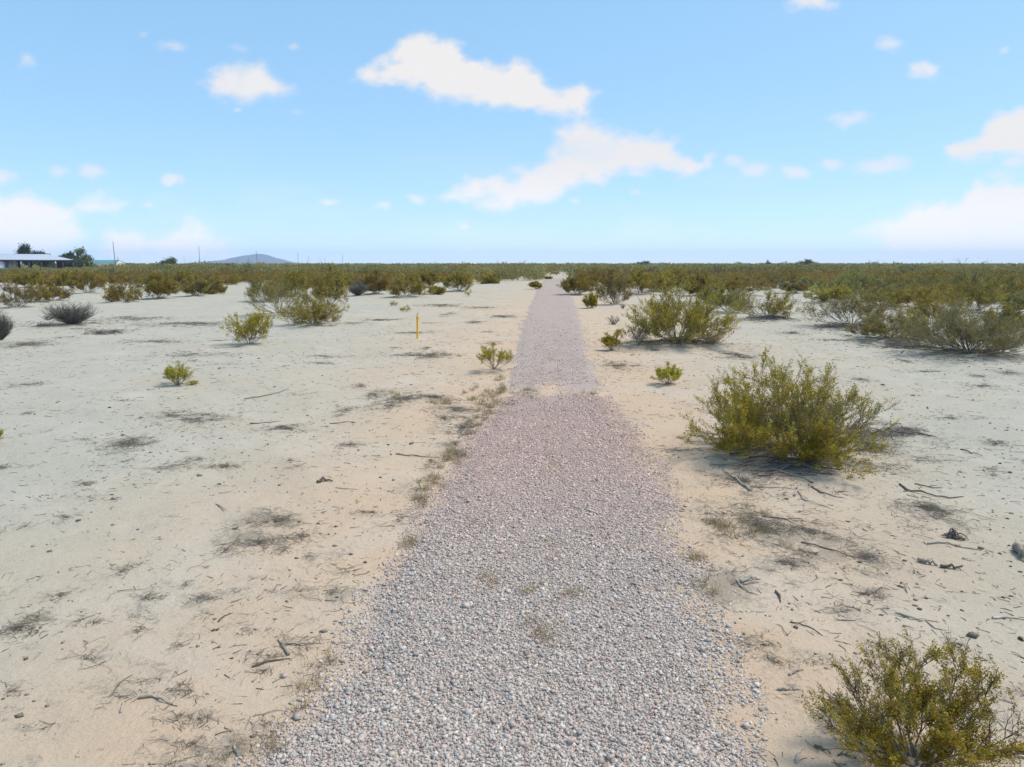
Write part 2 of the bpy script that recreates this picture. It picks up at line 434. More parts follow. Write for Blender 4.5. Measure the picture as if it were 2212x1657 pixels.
# hero shrubs: name, u, v (foot), v of the top, width px, style, label, group, category
HERO = [
 ('creosote_bush', 1978, 1668, 1352, 380, 'hero_s', 'yellow-green creosote bush with open upright twigs in the near right corner', None),
 ('creosote_bush', 1704, 988, 790, 342, 'hero', 'big sprawling yellow-olive creosote bush right of the path, dead branches lying at its foot', None),
 ('creosote_bush', 1460, 747, 604, 200, 'airy', 'tall airy creosote bush right of the path, dry grass clump at its right foot', None),
 ('creosote_bush', 1378, 752, 690, 52, 'sparse', 'thin dusty sapling leaning against the left side of the tall airy bush', None),
 ('creosote_bush', 1322, 757, 712, 44, 'fresh', 'small fan shaped green shrub just right of the path, left of the tall airy bush', None),
 ('creosote_bush', 1442, 831, 786, 62, 'fresh', 'small round green shrub between the path and the big sprawling bush', None),
 ('creosote_bush', 1068, 803, 741, 74, 'fresh', 'bright green young shrub right at the left edge of the gravel path', None),
 ('creosote_bush', 384, 833, 782, 60, 'fresh', 'small green shrub alone on the bare sand at far left', None),
 ('creosote_bush', 415, 831, 821, 22, 'sprig', 'tiny green sprig beside the small lone shrub at left', None),
 ('creosote_bush', 540, 745, 671, 92, 'young', 'young green shrub with one bright leafy side, standing in front of the two brown bushes', None),
 ('creosote_bush', 680, 705, 640, 130, 'low', 'low wide olive bush with a dark foot, left of the yellow marker post', None),
 ('creosote_bush', 604, 683, 592, 125, 'greyfoot', 'bushy creosote with brown top and bare grey lower stems, behind the young green shrub', None),
 ('creosote_bush', 707, 662, 576, 92, 'browntall', 'tall amber brown creosote bush with pale stems, right behind the low wide olive bush', None),
 ('dead_shrub', 157, 706, 655, 88, 'dead', 'grey leafless shrub with bristling upright twigs on the pale sand at left', None),
 ('dead_shrub', 103, 692, 678, 28, 'dead', 'small grey leafless tuft left of the bristling dead shrub', None),
 ('dead_shrub', 0, 738, 672, 48, 'dead', 'grey twiggy shrub cut by the left edge of the photo', None),
 ('creosote_bush', 39, 665, 612, 84, 'greyfoot', 'grey-green bush nearest the left edge among the front row of scrub', None),
 ('creosote_bush', 112, 651, 603, 74, 'low', 'rounded dark olive bush behind the bristling dead shrub', None),
 ('creosote_bush', 190, 635, 584, 76, 'browntall', 'tall brown bush in the front row, left of the low straw coloured bush', None),
 ('creosote_bush', 263, 654, 610, 84, 'low', 'low spreading straw coloured bush at the front of the left scrub', None),
 ('creosote_bush', 344, 646, 590, 66, 'browntall', 'upright olive brown bush with a dark foot, right of the low straw coloured bush', None),
 ('creosote_bush', 301, 626, 610, 22, 'sparse', 'small grey clump on the pale gap between two brown bushes', None),
 ('creosote_bush', 423, 640, 594, 60, 'greyfoot', 'brown bush with splayed grey stems left of the bare sandy lane', None),
 ('creosote_bush', 461, 636, 592, 48, 'low', 'dark brown bush at the corner of the bare sandy lane', None),
 ('creosote_bush', 773, 640, 606, 46, 'dead', 'bare grey stemmed bush right of the tall amber bush', None),
 ('creosote_bush', 812, 637, 588, 60, 'browntall', 'umber bush on thin bare stems, just right of the bare grey stemmed bush', None),
 ('creosote_bush', 876, 643, 596, 92, 'low', 'broad bush with a dark twiggy foot behind the two tiny yellow sprigs', None),
 ('creosote_bush', 944, 637, 620, 32, 'low', 'small straw green bush just right of the broad dark footed bush', None),
 ('creosote_bush', 990, 631, 580, 82, 'browntall', 'big rounded rust brown bush nearest the path in the left scrub', None),
 ('creosote_bush', 1012, 640, 624, 15, 'sprig', 'little yellow-green tuft at the foot of the rounded rust brown bush', None),
 ('creosote_bush', 851, 661, 648, 18, 'sprig', 'tiny yellow sprig on the sand, the farther of two left of the marker post', None),
 ('creosote_bush', 875, 673, 660, 24, 'sprig', 'tiny yellow sprig on the sand, the nearer of two left of the marker post', None),
 ('creosote_bush', 1158, 625, 609, 26, 'fresh', 'straw green bush at the left edge of the path far along it', None),
 ('creosote_bush', 1184, 603, 597, 18, 'fresh', 'small olive clump by the white stakes where the path ends', None),
 ('creosote_bush', 1246, 638, 586, 70, 'browntall', 'brown bush on bare splayed stems at the right edge of the path', None),
 ('creosote_bush', 1277, 666, 634, 30, 'young', 'narrow upright green shrub by the right edge of the path', None),
 ('creosote_bush', 1328, 659, 590, 78, 'greyfoot', 'tall bush with brown crown and bare grey stems, beside the narrow upright green shrub', None),
 ('dead_shrub', 1345, 668, 655, 12, 'dead', 'tiny grey tuft in front of the tall bush with bare grey stems', None),
 ('dead_shrub', 1325, 700, 680, 26, 'dead', 'small grey dead tuft on the sand right of the path', None),
 ('creosote_bush', 1384, 637, 584, 104, 'browntall', 'leafy brown bush casting a dark foot shadow, behind the pale gap right of the path', None),
 ('creosote_bush', 1450, 630, 580, 104, 'browntall', 'amber brown bush rising behind the tall airy bush', None),
 ('creosote_bush', 1574, 676, 622, 88, 'greyfoot', 'grey stemmed bush right of the tall airy bush', None),
 ('creosote_bush', 1605, 640, 590, 104, 'browntall', 'brown leafy bush behind the grey stemmed bush', None),
 ('creosote_bush', 1657, 690, 625, 128, 'low', 'orange brown bush with a dark flat foot standing alone on white sand', None),
 ('creosote_bush', 1715, 634, 606, 52, 'greyfoot', 'small grey brown bush at the back of the white sand', None),
 ('creosote_bush', 1838, 708, 634, 185, 'greyfoot', 'wide olive bush with fallen grey branches at its left foot', None),
 ('creosote_bush', 1790, 655, 618, 90, 'low', 'low dark olive bush left of the yellow-green tree', None),
 ('creosote_bush', 1928, 737, 676, 170, 'greygreen', 'grey-green bush with a skirt of bare bent branches', None),
 ('creosote_bush', 1975, 668, 622, 120, 'low', 'dull olive bush between the two yellow-green trees', None),
 ('dead_shrub', 2095, 770, 664, 250, 'deadgreen', 'large tangled grey-green dying shrub at the right edge', None),
 ('creosote_bush', 2104, 676, 606, 120, 'dense', 'dense dark olive bush in front of the right yellow-green tree', None),
 ('creosote_bush', 2202, 668, 632, 60, 'greygreen', 'pale grey-green bush cut by the right edge of the photo', None),
 ('creosote_bush', 2016, 704, 642, 130, 'low', 'low olive bush between the grey-green bush and the dense dark olive one', None),
 ('creosote_bush', 2170, 716, 658, 92, 'greygreen', 'pale sage coloured bush right behind the large tangled dying shrub', None),
 ('creosote_bush', 2030, 652, 614, 110, 'browntall', 'brown olive bush behind and left of the dense dark olive bush', None),
 ('creosote_bush', 2172, 648, 600, 112, 'dense', 'full dark olive bush behind the dense one, close to the right edge', None),
 ('creosote_bush', 1905, 664, 622, 104, 'greyfoot', 'grey stemmed olive bush just below the left yellow-green tree', None),
 ('creosote_bush', 60, 622, 588, 60, 'browntall', 'dull brown bush behind the rounded dark olive bush at left', None),
 ('creosote_bush', 142, 618, 586, 44, 'low', 'small dark brown bush against the pale gap at far left', None),
 ('creosote_bush', 392, 628, 586, 54, 'browntall', 'tall umber bush behind the bush with splayed grey stems', None),
 ('creosote_bush', 640, 640, 588, 74, 'browntall', 'tall brown bush behind and between the two big bushes left of the marker post', None),
 ('creosote_bush', 577, 652, 596, 70, 'greyfoot', 'brown bush leaning over the right edge of the bare sandy lane', None),
 ('creosote_bush', 735, 620, 588, 60, 'low', 'low brown bush behind the bare grey stemmed bush', None),
 ('creosote_bush', 920, 622, 588, 66, 'browntall', 'brown bush behind the small straw green bush', None),
 ('creosote_bush', 1060, 613, 590, 40, 'low', 'small brown bush right of the rounded rust brown bush', None),
 ('creosote_bush', 1295, 628, 582, 96, 'browntall', 'broad amber bush just behind the bush with bare splayed stems by the path', None),
 ('creosote_bush', 1510, 640, 590, 60, 'browntall', 'brown crown showing at the right shoulder of the tall airy bush', None),
 ('creosote_bush', 1540, 655, 610, 56, 'low', 'low brown bush at the right rear of the tall airy bush', None),
 ('dry_grass_clump', 1541, 749, 716, 60, 'straw', 'straw coloured dry grass clump at the right foot of the tall airy bush', None),
 ('creosote_bush', -18, 965, 905, 40, 'fresh', 'leaf tips of a green shrub poking in at the left edge', None),
]

spots = []
for h in HERO:
    x, y = at(h[1], h[2]); spots.append((x, y))
    w = h[4] / F * depth(y)
    if y < 120 and w > .9: MOUNDS.append((x, y, w * .42, .05 + .035 * w))

def make(style, H, W, g, y):
    lod = 1. if y < 16 else (.8 if y < 45 else .55)
    L = max(.012, .0011 * y + .006) if y < 26 else .0016 * y - .006
    L = min(L, .085 * W + .004)
    n = lambda k: max(2, int(round(k * lod)))
    if style == 'hero_s': return shrub(g, H, W, 34, 7, 8, 28, .0185, OLIVE, 62, .25, 3, TWIGB, rstem=.011, open_=1., foot=.5)
    if style == 'hero': return shrub(g, H, W, 92, 8, 7, 28, .030, OLIVE, 82, .15, 3, TWIGB, rstem=.013, open_=1., base=.17, foot=.8, even=.86)
    if style == 'airy': return shrub(g, H, W, 50, 7, 6, 24, L * 1.35, OLIVE + OLIVE[:2] + GREEN[:2], 72, .3, 3, TWIGB, rstem=.017, open_=1., foot=.5)
    if style == 'sparse': return shrub(g, H, W, n(20), 5, 5, 7, L, GREYG, 50, .2, 3, rstem=.012, open_=.6)
    if style == 'fresh': return shrub(g, H, W, n(26), 5, 7, 18, L * 1.05, FRESH, 58, .45, 3, rstem=.009, open_=1., foot=-.1, base=.03)
    if style == 'sprig': return shrub(g, H, W, 12, 4, 4, 7, L, FRESH + STRAW[:2], 62, .3, 3, STRAW, rstem=.006, open_=.7, foot=.5)
    if style == 'young': return shrub(g, H, W, n(34), 6, 6, 14, L * 1.1, FRESH + OLIVE, 52, .2, 3, rstem=.01, open_=1., foot=.6)
    if style == 'low': return shrub(g, H, W, n(60), 6, 5, 15, L * 1.1, BROWN + OLIVE[:3] + GREYG[:1], 76, .15, 3, rstem=.014, open_=1., base=.16, foot=.7)
    if style == 'greyfoot': return shrub(g, H, W, n(60), 6, 5, 14, L * 1.1, BROWN + GREYG, 68, .35, 3, rstem=.018, open_=1., foot=.3, base=.12)
    if style == 'browntall': return shrub(g, H, W, n(60), 6, 6, 17, L * 1.15, BROWN + BROWN[:2] + OLIVE[3:], 64, .3, 3, rstem=.016, open_=1., foot=.4, base=.12)
    if style == 'dense': return shrub(g, H, W, n(60), 7, 6, 15, L * 1.15, BROWN + OLIVE[3:4] + GREYG[1:2], 70, .3, 3, rstem=.02, open_=1., base=.12)
    if style == 'greygreen': return shrub(g, H, W, n(70), 6, 6, 14, L * 1.2, SAGE + OLIVE[:2], 76, .2, 3, rstem=.016, open_=1., base=.16, foot=.6)
    if style == 'dead': return shrub(g, H, W, 130 if W > 1 else 22, 7 if W > 1 else 4, 6 if W > 1 else 4, 2, L * .8, [(.17,.165,.115)], 46, .12, 3, [(.15, .14, .12), (.21, .195, .17), (.12, .112, .10)], rstem=.012, open_=.3)
    if style == 'deadgreen': return shrub(g, H, W, 110, 7, 6, 13, L * 1.15, SAGE + OLIVE[:1], 78, .15, 3, GREYB, rstem=.014, open_=.95, base=.18, foot=.4)
    if style == 'straw': return shrub(g, H, W, 60, 5, 4, 3, L * .9, STRAW, 62, .1, 3, STRAW, rstem=.008, open_=.8)

hero_objs = []
for i, (nm, u, v, vt, w, style, label, grp) in enumerate(HERO):
    x, y = spots[i]; g = np.random.default_rng(100 + i)
    W = w / F * depth(y); H = max(.12, height_for(y + .2 * W, vt)) - float(gz(x, y)) * .6
    st, fo = make(style, H, W, g, y)
    parts = ('stems', 'foliage')
    o = plant(nm, st, fo, (x, y, float(gz(x, y))), 0, 1, parts)
    tag(o, label, {'dead_shrub': 'dead shrub', 'dry_grass_clump': 'dry grass'}.get(nm, 'bush'), 'desert bushes on the sand flat')
    hero_objs.append(o)

# ---- filling scrub: same kinds copied over the flat, leaving the bare sand bare
protos = []
for k in range(9):
    g = np.random.default_rng(300 + k)
    Hh = 1.75; Ww = (2.2, 2.5, 2.0, 2.8, 2.3, 2.6, 2.1, 2.4, 2.9)[k]
    cols = [BROWN, BROWN + OLIVE[2:4], BROWN, BROWN + GREYG[:2] + SAGE[:2], OLIVE[2:] + BROWN, BROWN, GREYG + BROWN[:2] + SAGE, BROWN, OLIVE[1:4] + GREYG[:2] + GREEN][k]
    st, fo = shrub(g, Hh, Ww, 36, 5, 5, 13, .085, cols, (62, 66, 58, 72, 60, 68, 62, 64, 74)[k], .3, 3, rstem=.02, open_=1., foot=.45, base=.13)
    protos.append(dict(H=Hh, W=Ww, st=st.mesh('stems', M_BARK), fo=fo.mesh('foliage', M_LEAF)))

def allow(u, v):
    """where bushes stand (foot in survey units); else bare sand"""
    lim = np.interp(u, [-300, 0, 110, 250, 480, 520, 545, 700, 800, 900, 1000, 1080, 1150, 1165, 1236, 1245, 1290, 1450, 1560, 1600, 1750, 1800, 2212, 2500],
                       [630, 625, 618, 616, 618, 618, 622, 626, 622, 620, 612, 606, 603, 597, 597, 606, 626, 630, 632, 634, 634, 646, 662, 668])
    if v > lim - 26 * (fbm(u / 55., v / 14., 3, 313) - .30): return False
    if 540 < u < 610 and v > 606 and (u - 575) > -(v - 606) * 1.6 - 5 and (u - 575) < (v - 606) * .25 + 22: return False   # sandy lane
    pl, pr = np.interp(v, [590, 602, 640], [1196, 1172, 1135]), np.interp(v, [590, 602, 640], [1200, 1226, 1250])
    if v < 640 and pl < u < pr and v > 596: return False
    return True

fill = []
tries = 0
gx = {}
def near_any(x, y, rad):
    cx, cy = int(x // 4), int(y // 4)
    for a in range(cx - 1, cx + 2):
        for b in range(cy - 1, cy + 2):
            for (px, py, pr) in gx.get((a, b), ()):
                if (px - x) ** 2 + (py - y) ** 2 < (rad + pr) ** 2 * .42: return True
    return False
for i, (x, y) in enumerate(spots):
    gx.setdefault((int(x // 4), int(y // 4)), []).append((x, y, HERO[i][4] / F * depth(y) / 2))
g = np.random.default_rng(5)
YMAX = 190.
while tries < 60000:
    tries += 1
    y = math.sqrt(g.uniform(28 ** 2, YMAX ** 2)); x = g.uniform(-.86, .86) * y
    u, v = project(x, y, 0)
    if not allow(u, v): continue
    dens = fbm(x * .06 + 3, y * .06, 3, 41)
    if g.random() > np.clip((dens - (.43 if u > 1500 else .44 if y < 118 else .38)) * 5, .02, 1): continue
    H = float(np.clip(g.normal(1.95, .42), .7, 2.8)); W = H * g.uniform(1.15, 1.65)
    if y > 105: H *= .84; W *= .95
    if u < 190: H = min(H, 2.1)
    if near_any(x, y, W / 2 * (1.4 if y < 110 else 1.2 if y < 140 else 1)): continue
    gx.setdefault((int(x // 4), int(y // 4)), []).append((x, y, W / 2))
    fill.append((x, y, H, W))
fill.sort(key=lambda p: p[1])
print('fill shrubs', len(fill))
NIND = 240
ZONES = [
 (lambda u, y: u < 560 and y < 80, 'brown creosote bush in the loose front rows of scrub at far left'),
 (lambda u, y: u < 560, 'olive brown creosote bush in the crowded scrub below the open shed and power poles'),
 (lambda u, y: u < 1180 and y < 80, 'brown creosote bush in the front of the scrub between the sandy lane and the path'),
 (lambda u, y: u < 1180, 'olive brown creosote bush deep in the scrub left of where the path ends'),
 (lambda u, y: u < 1700 and y < 80, 'amber brown creosote bush in the front of the scrub just right of the path'),
 (lambda u, y: u < 1700, 'olive brown creosote bush deep in the scrub right of where the path ends'),
 (lambda u, y: y < 80, 'olive creosote bush among the scattered scrub at far right'),
 (lambda u, y: True, 'dull olive creosote bush deep in the scrub at far right'),
]
first = {}
for i, (x, y, H, W) in enumerate(fill[:NIND]):
    p = protos[int(g.choice([4, 6, 8, 1, 3] if project(x, y, 0)[0] > 1640 else np.arange(len(protos))))]
    sc = (W / p['W'], W / p['W'], H / p['H']); rz = g.uniform(0, 6.28)
    loc = (x, y, float(gz(x, y)) - .02)
    o = empty('creosote_bush', loc, rz, sc)
    link('stems', p['st'], o); link('foliage', p['fo'], o)
    u, v = project(x, y, 0)
    lab = next(l for f, l in ZONES if f(u, y))
    tag(o, lab, 'bush', 'creosote bushes filling the scrub')

# ---- small grey-green trees beyond the scrub and two near ones on the right
tprot = []
for k in range(6):
    g2 = np.random.default_rng(500 + k)
    st, fo = tree(g2, 3.6, (4.2, 5.0, 4.0, 4.6, 3.8, 5.2)[k], [GREEN, YELG, GREEN, GREEN + YELG[:1], GREEN, YELG[1:] + GREEN][k], .12, 11, 6, 6, 8, .13, rt=.10)
    tprot.append((st.mesh('trunk', M_BARK), fo.mesh('crown', M_LEAF)))
for k in range(3):
    g2 = np.random.default_rng(540 + k)
    st, fo = tree(g2, 3.6, (4.4, 3.6, 5.0)[k], DULL + GREEN[3:], .12, 11, 6, 7, 16, .30, rt=.12)
    tprot.append((st.mesh('trunk', M_BARK), fo.mesh('crown', M_LEAF)))
def put_tree(name, x, y, H, k, label, group, wf=1.):
    s = H / 3.6
    o = empty(name, (x, y, float(gz(x, y))), random.uniform(0, 6.28), (s * wf, s * wf, s))
    link('trunk', tprot[k][0], o); link('crown', tprot[k][1], o)
    return tag(o, label, 'tree', group)
for (u, v, vt, w, lab, k) in [
   (1845, 634, 584, 120, 'yellow-green palo verde tree behind the wide olive bush, left of its pair', 1),
   (2091, 645, 576, 170, 'yellow-green palo verde tree at far right behind the dense dark bush', 5)]:
    x, y = at(u, v); H = height_for(y, vt); wf = (w / F * depth(y)) / ((4.2, 5.0, 4.0, 4.6, 3.8, 5.2)[k] * H / 3.6)
    g2 = np.random.default_rng(600 + k)
    st, fo = tree(g2, H, w / F * depth(y), YELG, .10, 14, 7, 7, 10, .085, rt=.09)
    tag(plant('palo_verde_tree', st, fo, (x, y, float(gz(x, y))), 0, 1, ('trunk', 'crown')), lab, 'tree', 'palo verde trees')
for (u, D, vt, lab, k, wf) in [
   (1071, 170, 563, 'upright dark green tree standing above the scrub left of the path end', 0, .8),
   (1035, 175, 568, 'smaller dark green tree just left of the upright one', 2, .8),
   (1140, 178, 565, 'broad green tree nearest the end of the path on its left', 3, 1.),
   (1235, 200, 571, 'round green tree behind the end of the path', 4, 1.),
   (380, 300, 560, 'dark green tree top on the horizon right of the green roof', 6, 1.2),
   (1730, 420, 562, 'dark tree clump on the skyline at right, largest one there', 8, 1.6),
   (1650, 460, 565, 'single dark round tree on the skyline left of the largest clump', 7, 1.),
   (1385, 520, 565, 'row of distant dark trees on the skyline right of the path', 8, 2.)]:
    x = (u - UW / 2) / F * D / CP * .99; y = D
    put_tree('mesquite_tree', x, y, height_for(y, vt), k, lab, 'trees standing above the far scrub', wf)
far_tr = []
g = np.random.default_rng(77)
while len(far_tr) < 130:
    y = g.uniform(165, 330) ; x = g.uniform(-.80, .80) * y
    u, v = project(x, y, 0)
    if 1165 < u < 1235 and y < 235: continue
    if u < 230: continue
    far_tr.append((x, y, g.uniform(2.3, 4.1)))
for (x, y, H) in far_tr:
    u, v = project(x, y, 0)
    put_tree('mesquite_tree', x, y, H, int(g.integers(0, 6)),
             'green mesquite tree in the far belt left of the path end' if u < 1200 else 'green mesquite tree in the far belt right of the path end', 'mesquite trees of the far belt')

# ---- the rest of the scrub and the far belt to the horizon: one uncountable mass
fs = MB()
g = np.random.default_rng(9)
def clump(x, y, H, W, n, cols, size, zlo=.1):
    th = g.uniform(0, 2 * np.pi, n); rr = np.sqrt(g.random(n)); zz = g.random(n) ** .8
    prof = np.clip(.45 + 1.1 * zz, 0, 1) * np.sqrt(np.clip(1 - (np.maximum(zz - .55, 0) / .48) ** 2, 0.04, 1))
    lb = .75 + .5 * vnoise(np.cos(th) * 1.5 + x, np.sin(th) * 1.5 + y, 5)
    C = np.stack([x + rr * W / 2 * prof * lb * np.cos(th), y + rr * W / 2 * prof * lb * np.sin(th), H * (zlo + (1 - zlo) * zz * (.85 + .25 * lb * .5)) - .04], 1)
    D = g.normal(0, .6, (n, 3)); D[:, 2] = np.abs(D[:, 2]) + .3
    c1 = palette(cols, 1, g, .16)
    cc = palette(cols, n, g, .2) * .5 + c1 * .5
    leaves(fs, C, D, size, cc, g, .6)
for (x, y, H, W) in fill[NIND:]:
    n = int(np.clip(52000 / y, 220, 560))
    clump(x, y, H, W, n, BROWN + OLIVE[3:] if g.random() < .75 else GREYG + BROWN, .0019 * y + .03)
k = 0
while k < 3600:
    y = 150 * (2600 / 150) ** (g.random() ** 1.25); x = g.uniform(-.80, .80) * y
    u, v = project(x, y, 0)
    if 1165 < u < 1238 and y < 225: continue
    if u < 300 and 215 < y < 300 and u < 170: continue
    k += 1
    H = g.uniform(2.0, 3.5) * (1 + .25 * (fbm(x * .004, y * .004, 2, 8) - .4)); H = H if y < 500 else H * 1.12
    n = int(np.clip(50000 / y, 36, 230))
    if g.random() < .05: H *= 1.18
    if u < 230 and y < 260: H = min(H, 2.5)
    W = H * g.uniform(1.2, 2.2) * (1 if y < 500 else 1.8 if y < 1100 else 3.5)
    clump(x, y, H, W, n, GREEN if g.random() < .7 else GREEN + BROWN if g.random() < .6 else DULL + GREEN, .0021 * y + .05, .05)
scrub = fs.build('far_scrub', M_LEAF)
tag(scrub, 'dense belt of brown and green desert scrub running to the horizon', 'scrub', None, 'stuff')

# ------------------------------------------------------------------ setting: ground
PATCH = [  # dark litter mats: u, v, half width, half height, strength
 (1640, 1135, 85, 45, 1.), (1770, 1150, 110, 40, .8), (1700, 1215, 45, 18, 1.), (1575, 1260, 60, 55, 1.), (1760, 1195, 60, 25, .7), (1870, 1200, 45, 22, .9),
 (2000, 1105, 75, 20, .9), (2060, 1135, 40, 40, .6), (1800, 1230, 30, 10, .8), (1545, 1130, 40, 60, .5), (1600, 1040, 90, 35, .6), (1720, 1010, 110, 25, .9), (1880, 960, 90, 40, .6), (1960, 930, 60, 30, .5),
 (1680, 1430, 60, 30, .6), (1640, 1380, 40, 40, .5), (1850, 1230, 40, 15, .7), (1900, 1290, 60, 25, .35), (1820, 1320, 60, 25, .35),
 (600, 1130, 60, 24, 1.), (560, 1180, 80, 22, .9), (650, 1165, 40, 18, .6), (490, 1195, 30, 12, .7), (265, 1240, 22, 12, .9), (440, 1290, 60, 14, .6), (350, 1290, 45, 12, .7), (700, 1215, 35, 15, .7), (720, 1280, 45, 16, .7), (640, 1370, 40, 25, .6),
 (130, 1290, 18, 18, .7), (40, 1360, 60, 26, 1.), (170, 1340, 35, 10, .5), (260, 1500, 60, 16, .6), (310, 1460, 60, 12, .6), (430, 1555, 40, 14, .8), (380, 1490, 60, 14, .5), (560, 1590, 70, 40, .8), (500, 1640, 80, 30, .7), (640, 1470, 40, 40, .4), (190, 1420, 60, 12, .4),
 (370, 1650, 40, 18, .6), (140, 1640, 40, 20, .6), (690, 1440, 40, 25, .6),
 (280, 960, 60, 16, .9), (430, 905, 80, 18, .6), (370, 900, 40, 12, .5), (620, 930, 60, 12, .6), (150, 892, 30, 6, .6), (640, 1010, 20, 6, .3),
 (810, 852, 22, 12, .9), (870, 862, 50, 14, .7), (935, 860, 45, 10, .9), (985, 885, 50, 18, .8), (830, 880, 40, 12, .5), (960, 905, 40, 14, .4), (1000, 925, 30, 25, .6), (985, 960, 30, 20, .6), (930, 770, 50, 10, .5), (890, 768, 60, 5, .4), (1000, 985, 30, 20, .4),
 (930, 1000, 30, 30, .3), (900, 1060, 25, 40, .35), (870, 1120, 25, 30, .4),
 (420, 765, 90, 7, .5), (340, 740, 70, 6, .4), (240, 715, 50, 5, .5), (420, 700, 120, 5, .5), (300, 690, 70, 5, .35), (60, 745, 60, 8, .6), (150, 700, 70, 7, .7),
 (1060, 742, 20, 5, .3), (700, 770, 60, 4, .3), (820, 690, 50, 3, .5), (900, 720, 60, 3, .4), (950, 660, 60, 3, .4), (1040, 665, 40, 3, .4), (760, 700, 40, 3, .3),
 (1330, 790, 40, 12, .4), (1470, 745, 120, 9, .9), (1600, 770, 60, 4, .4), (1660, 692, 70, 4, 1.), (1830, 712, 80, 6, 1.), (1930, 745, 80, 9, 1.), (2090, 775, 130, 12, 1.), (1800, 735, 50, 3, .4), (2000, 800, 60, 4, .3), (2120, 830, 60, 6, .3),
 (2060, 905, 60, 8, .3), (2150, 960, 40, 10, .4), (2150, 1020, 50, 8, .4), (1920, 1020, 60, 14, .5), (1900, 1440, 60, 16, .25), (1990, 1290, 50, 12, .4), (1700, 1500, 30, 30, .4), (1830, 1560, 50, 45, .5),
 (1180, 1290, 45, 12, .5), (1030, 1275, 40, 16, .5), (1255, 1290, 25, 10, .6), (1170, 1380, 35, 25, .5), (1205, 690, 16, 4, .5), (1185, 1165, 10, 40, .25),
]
_q = np.random.default_rng(21)
for _ in range(230):
    _u, _v = _q.uniform(-60, 2270), 680 + 960 * _q.random() ** 1.25
    _k = (_v - 571) / 1000
    if np.interp(_v, [p[1] for p in LEFT[::-1]], [p[0] for p in LEFT[::-1]]) - 20 < _u < np.interp(_v, [p[1] for p in RIGHT[::-1]], [p[0] for p in RIGHT[::-1]]) + 20: continue
    PATCH.append((_u, _v, _q.uniform(14, 70) * (.5 + _k * .6), _q.uniform(3, 16) * (.25 + _k), _q.uniform(.2, .75)))
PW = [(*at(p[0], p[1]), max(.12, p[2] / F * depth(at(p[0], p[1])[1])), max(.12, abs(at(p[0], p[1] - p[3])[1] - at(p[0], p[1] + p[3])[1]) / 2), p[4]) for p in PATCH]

rad = np.r_[.4 * (8000 / .4) ** (np.linspace(0, 1, 640))]
ang = np.r_[np.radians(np.arange(-52, 52, .28)), np.radians(np.arange(52, 308, 4.))]
AA, RR = np.meshgrid(ang, rad)
X, Y = RR * np.sin(AA), RR * np.cos(AA)
Z = gz(X, Y)
na, nr = len(ang), len(rad)
off = np.maximum(np.maximum(path_l(Y) - X, X - path_r(Y)), 0)
warm = np.exp(-(off / (2.7 + .13 * np.maximum(Y, 0))) ** 1.3) * np.clip(1.1 - np.abs(Y) / 160, .4, 1)  # camera colour cast painted into the sand: peach by the path, greyer away
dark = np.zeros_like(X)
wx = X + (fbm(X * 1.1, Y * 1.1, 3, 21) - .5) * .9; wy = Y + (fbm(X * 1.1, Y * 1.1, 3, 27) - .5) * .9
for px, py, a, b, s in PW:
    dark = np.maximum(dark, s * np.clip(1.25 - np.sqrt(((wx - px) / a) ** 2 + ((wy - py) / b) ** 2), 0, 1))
V = np.concatenate([np.stack([X, Y, Z], -1).reshape(-1, 3), [[0, 0, 0]]])
i = np.arange(nr - 1)[:, None] * na; j = np.arange(na)[None]; j2 = (j + 1) % na
Q = np.stack([i + j, i + na + j, i + na + j2, i + j2], -1).reshape(-1, 4)[:, ::-1]
T = np.stack([np.full(na, na * nr), np.arange(na), (np.arange(na) + 1) % na], -1)[:, ::-1]
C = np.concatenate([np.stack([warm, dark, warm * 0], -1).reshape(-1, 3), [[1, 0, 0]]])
gm = MB(); gm.add(V, Q, T, C)
ground = gm.build('ground', ground_material(), None, True)
tag(ground, kind='structure')

# ------------------------------------------------------------------ gravel path
def path_h(x, y):
    l, r = path_l(y), path_r(y); t = (x - l) / (r - l)
    wav = (fbm(x * 1.4, y * 1.4, 4, 61) - .5)
    e = np.minimum(t, 1 - t) * (r - l) + wav * .9
    h = -.03 + .075 * np.clip(e / .55, 0, 1) + .018 * np.cos((t - .5) * 4 * np.pi) * 0
    yc = at(1190, 852)[1]
    cross = np.exp(-((y - yc - (fbm(x * .8, y * .3, 2, 5) - .5) * 2.5) / 1.1) ** 2)
    return h + .012 * wav, cross
ys = np.r_[np.linspace(-12, 4, 30), 4 * (PATH_END / 4) ** np.linspace(0.01, 1, 420)]
ts = np.linspace(-.12, 1.12, 46)
TT, YY = np.meshgrid(ts, ys)
XX = path_l(YY) + TT * (path_r(YY) - path_l(YY))
hh, cr = path_h(XX, YY)
pm = MB()
ny, nx = XX.shape
i = np.arange(ny - 1)[:, None] * nx; j = np.arange(nx - 1)[None]
yc = at(1190, 852)[1]
strip = np.exp(-((TT - .46) / .13) ** 2) * np.clip((YY - 14) / 20, 0, .28)
sand = np.clip(cr * .42 + strip + np.clip(.27 - np.minimum(TT, 1 - TT), 0, .33) * np.interp(YY, [10, 14, 40, 110], [1.4, 2.0, 1.6, .5]), 0, 1)
pm.add(np.stack([XX, YY, hh + gz(XX, YY) * np.where(YY > 12, 1., 1.)], -1), np.stack([i + j, i + j + 1, i + nx + j + 1, i + nx + j], -1).reshape(-1, 4), None,
       np.stack([sand, sand * 0, sand * 0], -1).reshape(-1, 3))
path = pm.build('gravel_path', gravel_material(), None, True)
tag(path, kind='structure')

